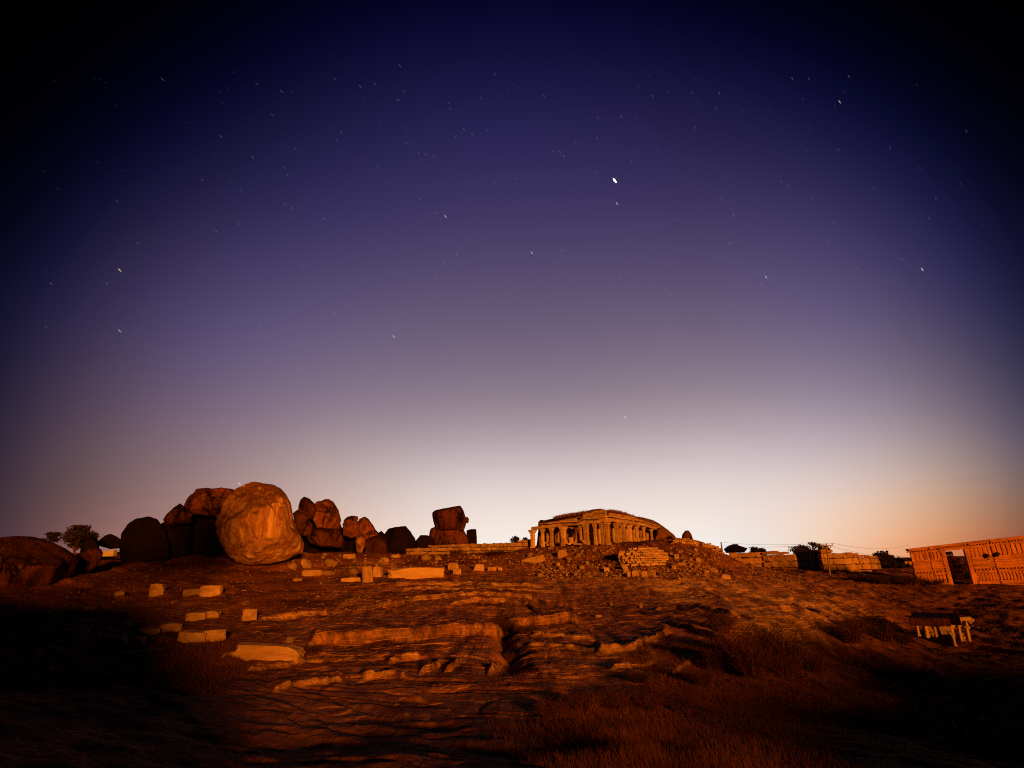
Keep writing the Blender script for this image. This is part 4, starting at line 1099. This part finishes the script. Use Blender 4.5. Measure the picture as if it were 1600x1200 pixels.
tree(1268, 884, 26, 34, 126, 'taller dark tree rising above the middle of the gap in the fort wall', 2600, .3, seed=8, leaf=.2)
tree(1293, 884, 16, 32, 110, 'dark narrow tree right behind the top of the utility pole', 1800, .3, seed=9, leaf=.2)
tree(1182, 880, 14, 24, 116, 'small dark tree peeping over the left fort wall', 1200, .3, seed=10, leaf=.2)
tree(1193, 880, 14, 22, 118, 'second small dark tree peeping over the left fort wall, nearer the bright bay', 1200, .3, seed=11, leaf=.2)
tree(806, 858, 14, 20, 95, 'tiny dark tree on the skyline just left of the temple', 900, .3, seed=12, leaf=.15)
tree(822, 858, 12, 17, 95, 'tiny dark tree touching the left end of the temple', 700, .3, seed=13, leaf=.15)

def shade_tree(x, y, hgt, crown_lo, rad, seed, label):  # trees out of view, added to throw shade on the left boulders
    rng = np.random.default_rng(seed); zb = gz(x, y)
    t = thing('tree', label, 'tree', (x, y, zb)); H = hgt - zb; lo = crown_lo - zb  # added unseen tree, there only to cast shade
    mb = MB(); mb.tube([(0, 0, -.4), (.1, .05, lo * .5), (0, 0, lo + .3), (.1, 0, H * .85)], [.32, .25, .18, .06], 9)
    cen = []
    for i in range(16):
        a = rng.uniform(0, 6.283); q = np.array([math.cos(a) * rad * rng.uniform(.2, .8), math.sin(a) * rad * rng.uniform(.2, .8), rng.uniform(lo + .5, H - .6)])
        mb.tube([(0, 0, max(lo * .8, q[2] - 1.2)), q * np.array([.6, .6, 1]) - np.array([0, 0, .3]), q], [.09, .06, .03], 5); cen.append(q)
    mb.build('trunk', M['twig'], t)
    cs = np.vstack([c + rng.normal(size=(650, 3)) * np.array([rad * .3, rad * .3, (H - lo) * .12]) for c in cen])
    cs[:, 2] = np.clip(cs[:, 2], lo, H)
    link('crown', ribbon_mesh('crown', [], (cs, .2), [M['twig'], M['leaf_dark']]), t)  # crown of the added shade tree
shade_tree(-9.6, 1.0, 13.2, 5.6, 2.3, 1, 'tall unseen tree added on the rise left of the viewpoint to cast shade')
shade_tree(-13.2, 1.0, 8.8, 5.3, 2.4, 2, 'low unseen tree added beside the tall one to cast shade')

# dry grass, far too many blades to count
def grass_patch(n, az0, az1, r0, r1, hgt, wid, name, test):
    V = []; k = 0
    a = RNG.uniform(az0, az1, n * 4); r = np.exp(RNG.uniform(math.log(r0), math.log(r1), n * 4))
    g = bil(gm, AZ, LR, a, np.log(r)); z = bil(ZG, AZ, LR, a, np.log(r))
    x, y = r * np.sin(a), r * np.cos(a)
    px, py = proj(x, y, z)
    den = fbm(x * .5, y * .5, o=3)
    jn = 26 * fbm(x * .35 + 40, y * .35, o=3)
    keep = (g + .5 * den > .45) & test(px + 1.5 * jn, py + .5 * jn)
    x, y, z, r = x[keep][:n], y[keep][:n], z[keep][:n], r[keep][:n]
    n = len(x); th = RNG.uniform(0, 6.283, n); hh = hgt * RNG.uniform(.4, 1.3, n); lean = RNG.normal(size=(n, 2)) * .35 + np.array([-.15, 0])
    ww = wid * np.maximum(1, r / 35)
    b = np.c_[x, y, z - .02]; s = np.c_[np.cos(th), np.sin(th) * .4, 0 * th] * (ww / 2)[:, None]
    tip = b + np.c_[lean * hh[:, None], hh]
    V = np.stack([b - s, b + s, tip], 1).reshape(-1, 3)
    me = npmesh(name, V, np.arange(3 * n, dtype=np.int32).reshape(-1, 3), M['grass'])
    return tag(link(name, me), 'short dry grass growing on the slopes of the hill', 'grass', kind='stuff')
grass_patch(170000, math.radians(-44), math.radians(46), 15, 84, .14, .018, 'dry_grass',
            lambda px, py: (py > 856) & ~((px > 470) & (px < 1000) & (py > 905) & (py < 1075)) & ~((px > 380) & (px < 880) & (py > 1030)) & ~((px > 1080) & (px < 1310) & (py > 905) & (py < 1005)))
grass_patch(30000, math.radians(-6), math.radians(38), 8.5, 20, .15, .010, 'tall_dry_grass', lambda px, py: (py > 1040 + RNG.uniform(0, 60, px.shape)) & (px > RNG.uniform(760, 960, px.shape)) & (px < RNG.uniform(940, 1480, px.shape)))
# grass on the temple roof
V_ = []
for x0, y0 in [(x, np.interp(x, [868, 880, 900, 918, 938, 950, 970, 990, 1020], [810, 807, 804, 801, 798, 799, 802, 809, 816])) for x in np.r_[RNG.uniform(866, 918, 900), RNG.uniform(952, 992, 900), RNG.uniform(866, 1015, 300)]]:
    p = P(x0, y0 + RNG.uniform(0, 2), 93 + RNG.uniform(-4, 3)); hh = RNG.uniform(.2, .6); s = np.array([.05, 0, 0])
    V_ += [p - s - TL, p + s - TL, p + np.array([RNG.normal() * .2, 0, hh]) - TL]
og = link('roof_grass', npmesh('roof_grass', np.array(V_), np.arange(len(V_), dtype=np.int32).reshape(-1, 3), M['grass']), temple); og['kind'] = 'stuff'

# ------------------------------------------------------------------ the carved gateway at the right
def _xy(px, fwd): t = azof(px, 880); return np.array([math.tan(t) * fwd, fwd])
GL, GR = _xy(1424, 58.0), _xy(1560, 55.6)
gd = (GR - GL); glen = np.linalg.norm(gd); gd = gd / glen; gn = np.array([gd[1], -gd[0]])
def G(u, v, d=0.0):                           # u 0..1 across pixels 1424..1560, v 0..1 foot to top, d metres proud
    xy = GL + gd * glen * u + gn * d
    xb = 1424 + 136 * u
    zb = zray(xb, 917 - 2 * u, GL + gd * glen * u); zt = zray(xb, 857.5 - 15.5 * u, GL + gd * glen * u)
    return np.array([xy[0], xy[1], zb + (zt - zb) * v])
gate = thing('carved_gateway', 'orange carved stone gateway with a dark doorway at the right edge', 'gateway', G(0.5, 0))
g0 = np.array(gate.location)
def gbox(u0, u1, v0, v1, d0, d1, name, mat='gate', parent=None, bevel=.02, s=0):
    mb = MB(); mb.hexa([G(u, v, d) - g0 for v, du in ((v0, 0), (v1, s)) for u, d in ((u0 + du, d1), (u1 + du, d1), (u1 + du, d0), (u0 + du, d0))])
    return mb.build(name, M[mat], parent or gate, bevel=bevel)
UE = 1.55
DU0, DU1, DV = .43, .655, .845
gbox(.02, .225, 0, .95, -.36, 0, 'wall'); gbox(.232, DU0 - .05, 0, .95, -.36, -.02, 'wall')
gbox(DU1 + .05, .955, 0, .95, -.36, 0, 'wall'); gbox(.963, UE, 0, .95, -.36, -.03, 'wall')
gbox(DU0 - .05, DU1 + .05, DV + .05, .95, -.36, 0, 'wall')
gbox(DU0 - .05, DU0, 0, DV, -.3, .10, 'door_jamb'); gbox(DU1, DU1 + .05, 0, DV, -.3, .10, 'door_jamb')
gbox(DU0 - .07, DU1 + .07, DV, DV + .065, -.32, .14, 'lintel')
gbox(DU0 - .02, DU1 + .02, -.05, .02, -1.6, .3, 'threshold')
for a, b in ((-.012, .232), (.236, .70), (.704, .955), (.96, UE)):
    gbox(a, b, .955, 1.0, -.6, .36, 'cornice'); gbox(a + .01, b - .004, .925, .953, -.5, .22, 'cornice')
for i in range(40):                            # dentils under the cornice
    u = -.02 + i * .0365
    if u < UE - .02: gbox(u, u + .016, .90, .924, -.2, .17, 'dentil', bevel=.01)
def bands(a, b):
    for v0, v1, d in ((.60, .635, .10), (.555, .585, .18), (.50, .54, .06), (.44, .48, .20), (.385, .42, .10), (.30, .34, .24), (.04, .10, .2), (-.05, .035, .34)):
        gbox(a, b, v0, v1, -.1, d * .75, 'moulding', bevel=.03)
bands(.01, .225); bands(.232, DU0 - .055); bands(DU1 + .055, .953); bands(.965, UE)
def pilasters(us, v0, v1, wd, pd):
    for u in us:
        o = gbox(u - wd / 2, u + wd / 2, v0, v1, -.1, pd * .3, 'pilaster', bevel=.02)
        gbox(u - wd * .8, u + wd * .8, v1 - .03, v1, -.1, pd * .3 + .035, 'capital', parent=o, bevel=.015)
        gbox(u - wd * .7, u + wd * .7, v0, v0 + .025, -.1, pd * .3 + .03, 'foot', parent=o, bevel=.015)
pilasters((.03, .085, .13, .18, .215), .645, .885, .031, .14)
pilasters((.255, .30, .345, .375), .645, .885, .029, .14)
pilasters((.74, .785, .83, .88, .935), .645, .885, .031, .14)
pilasters([.985 + .055 * i for i in range(10)], .645, .885, .031, .14)
pilasters([.75 + .037 * i for i in range(6)] + [.985 + .037 * i for i in range(14)], .115, .28, .016, .12)
pilasters([.04 + .04 * i for i in range(5)] + [.26 + .04 * i for i in range(3)], .115, .28, .016, .12)
for i in range(38):
    u = .005 + i * .04
    if DU0 - .07 < u + .01 < DU1 + .07 or u > UE - .03: continue
    gbox(u, u + .018, .345, .375, -.1, .2, 'dentil', bevel=.01)
# crooked open joints: short dark filler stones set back in the cracks
for u0, vs in ((.228, (0, .95)), (.958, (0, .95))): gbox(u0 - .006, u0 + .006, vs[0], vs[1], -.9, -.25, 'joint', 'joint', bevel=0)
lamp = thing('wall_lamp', 'dark floodlight on a short arm fixed to the right of the gateway', 'lamp', G(.90, .70, .2))
l0 = np.array(lamp.location); pA, pB = G(.885, .56, .15), G(.945, .66, .7)
mb = MB(); mb.tube([pA - l0, (pA + pB) / 2 - l0 + np.array([0, 0, .1]), pB - l0], [.035, .03, .03], 6); mb.build('arm', M['metal'], lamp)
mb = MB(); q = pB - l0
mb.tube([q + np.array([-.1, .1, -.12]), q + np.array([.05, -.05, 0]), q + np.array([.2, -.2, .1]), q + np.array([.34, -.3, .14])], [.10, .2, .2, .05], 10); mb.build('lamp_head', M['metal'], lamp)
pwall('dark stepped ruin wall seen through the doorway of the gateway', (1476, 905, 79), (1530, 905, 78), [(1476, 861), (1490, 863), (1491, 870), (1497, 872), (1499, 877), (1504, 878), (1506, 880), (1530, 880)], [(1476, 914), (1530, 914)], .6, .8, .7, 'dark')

# ------------------------------------------------------------------ the small ruined pavilion in the hollow
pav = thing('ruined_pavilion', 'small ruined pavilion with lit columns in the dark hollow at lower right', 'pavilion', hit(1470, 1000))
v0_ = np.array(pav.location)
def pv(px, py, r): return P(px, py, r) - v0_
RP = 46.0
def pcol(x0, y0, x1, y1, wpx, r, mat='temple', cap=True, name='column'):
    a, b = pv(x0, y0, r), pv(x1, y1, r); k = mpp(P(x0, y0, r)); w_ = wpx * k
    mb = MB(); H = b[2] - a[2]
    pts = []
    for t, s in ((-.06, 1.15), (.16, 1.1), (.18, .85), (.5, .8), (.52, .95), (.6, .95), (.62, .8), (.9, .8)):
        c = a + (b - a) * t; pts.append((c, w_ * s / 2))
    for i in range(len(pts) - 1):
        (c0, s0), (c1, s1) = pts[i], pts[i + 1]
        mb.hexa([c + np.array([sx * s, sy * s, 0]) for c, s in ((c0, s0), (c1, s1)) for sx, sy in ((-1, -1), (1, -1), (1, 1), (-1, 1))])
    o = mb.build(name, M[mat], pav)
    if cap:
        mb = MB(); c = a + (b - a) * .95; mb.box(c, (w_ * 1.7, w_ * 1.7, H * .1)); mb.box(c + np.array([0, 0, H * .075]), (w_ * 2.4, w_ * 1.2, H * .07))
        mb.build('capital', M[mat], o, bevel=.03)
    return o
pcol(1435.5, 993, 1432, 976, 4, 43.2); pcol(1449, 995, 1445, 975, 4.6, 43.2); pcol(1463, 995, 1459, 976, 4.2, 43.4)
pcol(1492, 1012, 1486, 978, 4.6, RP - 1); pcol(1504, 1009, 1497, 976, 4.2, RP); pcol(1516, 1007, 1510, 980, 4.2, RP + .5)
def pslab(c, w_, d_, h_, name, mat='temple', ry=0, rz=-.6, bev=.04):
    mb = MB(); mb.box((0, 0, 0), (w_, d_, h_)); o = mb.build(name, M[mat], pav, c, bev); o.rotation_euler = (0, ry, rz); return o
kk = mpp(P(1460, 970, 45))
pslab(pv(1461, 966, 45.2), 60 * kk, 3.4, .42, 'roof_slab', 'boulder_shaded', .0)
pslab(pv(1452, 971, 43.3), 50 * kk, .6, .45, 'beam', 'boulder_dark', .0)
pslab(pv(1456, 1002, 44.4), 52 * kk, 2.2, .8, 'platform', 'boulder_shaded', .0)
pslab(pv(1503, 967, RP), 22 * kk, .6, .22, 'beam', 'temple', -.12)
pslab(pv(1497, 971, RP), 8 * kk, .7, .34, 'fallen_block', 'temple', .3); pslab(pv(1488, 971, RP - .6), 7 * kk, .7, .35, 'fallen_block', 'temple', -.4)
pslab(pv(1481, 974, RP), 5 * kk, .6, .3, 'fallen_block', 'temple', .5); pslab(pv(1517, 970, RP), 5 * kk, .5, .35, 'fallen_block', 'temple', .9)
pslab(pv(1510, 973, RP), 4 * kk, .4, .5, 'fallen_block', 'temple', .2); pslab(pv(1482, 988, RP), 8 * kk, .5, .8, 'fallen_block', 'rubble', .05)
A_, B_ = P(1447, 993, 43.6), P(1464, 995, 43.6)
masonry(pav, A_, B_, lambda t: A_[2], lambda t: A_[2] + 1.0, .22, .34, .5, 'temple')
A_, B_ = P(1466, 996, 44.5), P(1486, 1000, 45)
masonry(pav, A_, B_, lambda t: A_[2] - .3, lambda t: A_[2] + 1.35, .3, .5, .5, 'rubble')
A_, B_ = P(1502, 1008, RP + .6), P(1516, 1007, RP + .8)
masonry(pav, A_, B_, lambda t: A_[2] - .2, lambda t: A_[2] + .75, .2, .3, .4, 'temple')

# ------------------------------------------------------------------ poles, wires, distant buildings
def pole(px0, y0, px1, y1, label, arms=True, rad=.11, r=None):
    b = hit(px0, y0) if r is None else P(px0, y0, r)
    rr_ = math.hypot(b[0], b[1]); tpt = P(px1, y1, rr_)
    t = thing('utility_pole', label, 'utility pole', b); d = tpt - b
    mb = MB(); mb.tube([-.05 * d, d * .5, d], [rad * 1.15, rad, rad * .8], 8); mb.build('post', M['wood'], t, smooth=True)
    ends = [tpt]
    if arms:
        for f, hw in ((.93, .75), (.86, .5)):
            c = d * f; mb = MB(); mb.box(c, (hw * 2, .07, .07)); arm = mb.build('crossarm', M['wood'], t)
            for s in (-1, 1):
                m2 = MB(); q = c + np.array([s * hw * .9, 0, .06]); m2.tube([q, q + np.array([0, 0, .1]), q + np.array([0, 0, .2])], [.03, .07, .04], 6); m2.build('insulator', M['whitewash'], arm)
                ends.append(b + q + np.array([0, 0, .2]))
    return t, ends
_, e1 = pole(1297, 900, 1291, 849, 'pale wooden utility pole with crossarms in front of the fort wall', rad=.085)
_, e2 = pole(1129, 864, 1126.5, 847, 'small thin pole on the skyline at the right shoulder of the temple hill', False, .1, r=86)
wires = thing('overhead_wires', 'thin dark wires strung from pole to pole across the bright sky', 'wires', e1[0])
o1 = np.array(e1[0])
far_end = P(1425, 868, 110)
def wire(a, b, sag):
    mb = MB(); mb.tube([a + (b - a) * t - np.array([0, 0, sag * 4 * t * (1 - t)]) - o1 for t in np.linspace(0, 1, 14)], [.012] * 14, 4); mb.build('wire', M['metal'], wires)
wire(e1[1], e2[0] + np.array([0, 0, .0]), .25); wire(e1[2], e2[0] - np.array([0, 0, .5]), .3)
wire(e1[1], far_end, .6); wire(e1[2], far_end + np.array([0, 0, 1.6]), .6)
hb = P(1413, 889, 150); house = thing('distant_house', 'small distant house with a low roof beside the gateway', 'house', hb)
kh = mpp(hb)
mb = MB(); mb.box((0, 0, 5 * kh), (18 * kh, 5, 14 * kh)); mb.build('wall', M['wall'], house)
mb = MB(); mb.hexa([(-13 * kh, -3.6, 12 * kh), (13 * kh, -3.6, 12 * kh), (13 * kh, 3.6, 12 * kh), (-13 * kh, 3.6, 12 * kh), (-7 * kh, -.4, 16.5 * kh), (6 * kh, -.4, 16.5 * kh), (6 * kh, .4, 16.5 * kh), (-7 * kh, .4, 16.5 * kh)]); mb.build('roof', M['boulder_dark'], house)
for x in (-4, 3): mb = MB(); mb.box((x * kh, -2.52, 8 * kh), (3 * kh, .1, 4 * kh)); mb.build('window', M['metal'], house)
hp = P(167.5, 869.5, 61.5); hut = thing('lit_wall', 'small brightly lit plastered wall between black boulders at far left', 'wall', hp); kq = mpp(hp)
mb = MB(); mb.hexa([(-8.5 * kq, 0, 0), (8.5 * kq, 0, 0), (8.5 * kq, .5, 0), (-8.5 * kq, .5, 0), (-8 * kq, 0, 8 * kq), (8.3 * kq, 0, 9.6 * kq), (8.3 * kq, .5, 9.6 * kq), (-8 * kq, .5, 8 * kq)]); mb.build('wall_face', M['whitewash'], hut, bevel=.03)

# ------------------------------------------------------------------ stars: short trails of a long exposure, seen as small glowing bodies far away
def mat_glow(name, c, s):
    m = bpy.data.materials.new(name); m.use_nodes = True; t = m.node_tree; t.nodes.clear()
    e = t.nodes.new('ShaderNodeEmission'); e.inputs[0].default_value = (*c, 1); e.inputs[1].default_value = s
    tr = t.nodes.new('ShaderNodeBsdfTransparent'); ad = t.nodes.new('ShaderNodeAddShader'); o = t.nodes.new('ShaderNodeOutputMaterial')
    t.links.new(e.outputs[0], ad.inputs[0]); t.links.new(tr.outputs[0], ad.inputs[1]); t.links.new(ad.outputs[0], o.inputs[0])
    return m
_so = ([(0, 0, -1), (0, 0, 1), (1, 0, 0), (0, 1, 0), (-1, 0, 0), (0, -1, 0)], [(0, 3, 2), (0, 4, 3), (0, 5, 4), (0, 2, 5), (1, 2, 3), (1, 3, 4), (1, 4, 5), (1, 5, 2)])
def star_mesh(m): return npmesh('star', _so[0], _so[1], m)
SM = {'faint': star_mesh(mat_glow('faint_star', (.75, .8, 1), .024)), 'mid': star_mesh(mat_glow('mid_star', (.85, .85, 1), .036)), 'bright': star_mesh(mat_glow('bright_star', (1, .92, .8), .18)), 'orange': star_mesh(mat_glow('orange_star', (1, .72, .4), .36))}
def star(px, py, kind, label, group=None, ln=3.4, wd=.62, name='star'):
    D = 5000; d = ray(px, py); p = d * D; o = link(name, SM[kind])
    k = float(np.dot(p, FW)) / F
    t_ = np.clip((px - 200) / 1300, 0, 1); ang = math.radians(42 + 18 * t_)
    v_ = RT * math.cos(ang) - UP * math.sin(ang); v_ -= d * np.dot(v_, d); v_ /= np.linalg.norm(v_)
    u_ = np.cross(v_, d)
    L_, W_ = ln * k, wd * k
    o.matrix_world = Matrix(((u_[0]*W_, d[0]*W_, v_[0]*L_, p[0]), (u_[1]*W_, d[1]*W_, v_[1]*L_, p[1]), (u_[2]*W_, d[2]*W_, v_[2]*L_, p[2]), (0, 0, 0, 1)))
    tag(o, label, 'star', group); return o
for px_, py_, kd, lb in ((187, 422, 'orange', 'bright orange star low in the dark left of the sky'), (1441, 421, 'orange', 'bright orange star low in the right of the sky'),
                         (615, 526, 'bright', 'bright white star low in the purple sky left of centre'), (1197, 433, 'bright', 'bright white star right of centre, halfway up the sky'),
                         (1312, 159, 'bright', 'bright white star high in the right of the sky'), (374, 756, 'bright', 'bright star just above the huge pale boulder'),
                         (187, 517, 'bright', 'white star right below the orange star at left'), (831, 395, 'bright', 'brighter of two stars near the middle of the sky'),
                         (696, 338, 'bright', 'brighter right one of a close pair left of the sky middle'), (977, 652, 'bright', 'lone star low above the temple'),
                         (964, 318, 'bright', 'small star directly below the bright planet')):
    star(px_, py_, kd, lb, ln=3.6, wd=.72)
mid = [(254, 124), (440, 143), (345, 213), (395, 246), (316, 281), (445, 319), (457, 325), (507, 342), (338, 361), (167, 443), (80, 443), (622, 156), (563, 135), (625, 103), (725, 202), (678, 244), (875, 237), (881, 244), (933, 216), (971, 182), (680, 333), (714, 398), (878, 392), (1124, 146), (1238, 123), (1326, 119), (1146, 336), (1140, 380), (1303, 348), (1046, 461), (1128, 310), (1231, 290), (576, 562), (345, 661), (1186, 624), (683, 434), (522, 490), (407, 509)]
faint = [(401, 131), (425, 179), (445, 262), (449, 273), (462, 233), (377, 297), (373, 350), (215, 380), (472, 416), (524, 124), (527, 219), (533, 207), (183, 314), (586, 131), (631, 143), (773, 116), (752, 153), (701, 161), (704, 170), (738, 210), (712, 214), (762, 204), (635, 223), (654, 239), (665, 241), (865, 237), (900, 224), (934, 184), (987, 252), (930, 270), (773, 284), (805, 279), (656, 311), (694, 410), (1054, 343), (968, 434), (812, 466), (790, 459), (1082, 145), (1264, 123), (1086, 198), (1119, 169), (1391, 231), (1310, 234), (1221, 284), (1269, 309), (1179, 337), (1293, 380), (1189, 443), (1171, 461), (1462, 310), (1452, 341), (72, 511), (579, 577), (693, 557), (329, 563), (381, 651), (982, 683), (971, 557), (632, 637), (1422, 593), (277, 593), (818, 572), (1510, 205), (1365, 295), (1410, 405), (1340, 420), (1020, 150), (850, 150), (590, 260)]
for px_, py_ in mid: star(px_, py_, 'mid', 'short white star trail in the twilight sky', 'white star trails')
for px_, py_ in faint: star(px_, py_, 'faint', 'very faint short star trail in the twilight sky', 'faint star trails', 3.0, .75)
fs = MB()
for _ in range(150):
    x_, y_ = RNG.uniform(60, 1540), RNG.uniform(105, 560); d_ = ray(x_, y_); p_ = d_ * 5000; k_ = float(np.dot(p_, FW)) / F
    a_ = math.radians(42 + 18 * min(max((x_ - 200) / 1300, 0), 1)); v_ = RT * math.cos(a_) - UP * math.sin(a_); u_ = np.cross(v_, d_)
    fs.hexa([p_ + v_ * k_ * s_ + u_ * k_ * .5 * q_ + d_ * e_ for e_ in (0, 5) for s_, q_ in ((-2.4, -1), (2.4, -1), (2.4, 1), (-2.4, 1))])
tag(fs.build('faint_stars', mat_glow('faintest_star', (.8, .82, 1), .009)), 'barely visible tiny star trails sprinkled over the twilight sky', 'stars', kind='stuff')
SM['planet'] = npmesh('planet', ICO[3][0], ICO[3][1], mat_glow('planet_light', (1, .95, .85), 6.0), True)
SM['halo'] = npmesh('planet', ICO[3][0], ICO[3][1], mat_glow('planet_rim', (1, .62, .35), .10), True)
pl = star(960.5, 282, 'planet', 'brightest white planet, a short thick streak high in the sky', ln=3.6, wd=1.0, name='planet'); pl['category'] = 'planet'
hl = link('halo', SM['halo'], pl); hl.scale = (2.1, 2.1, 1.45)
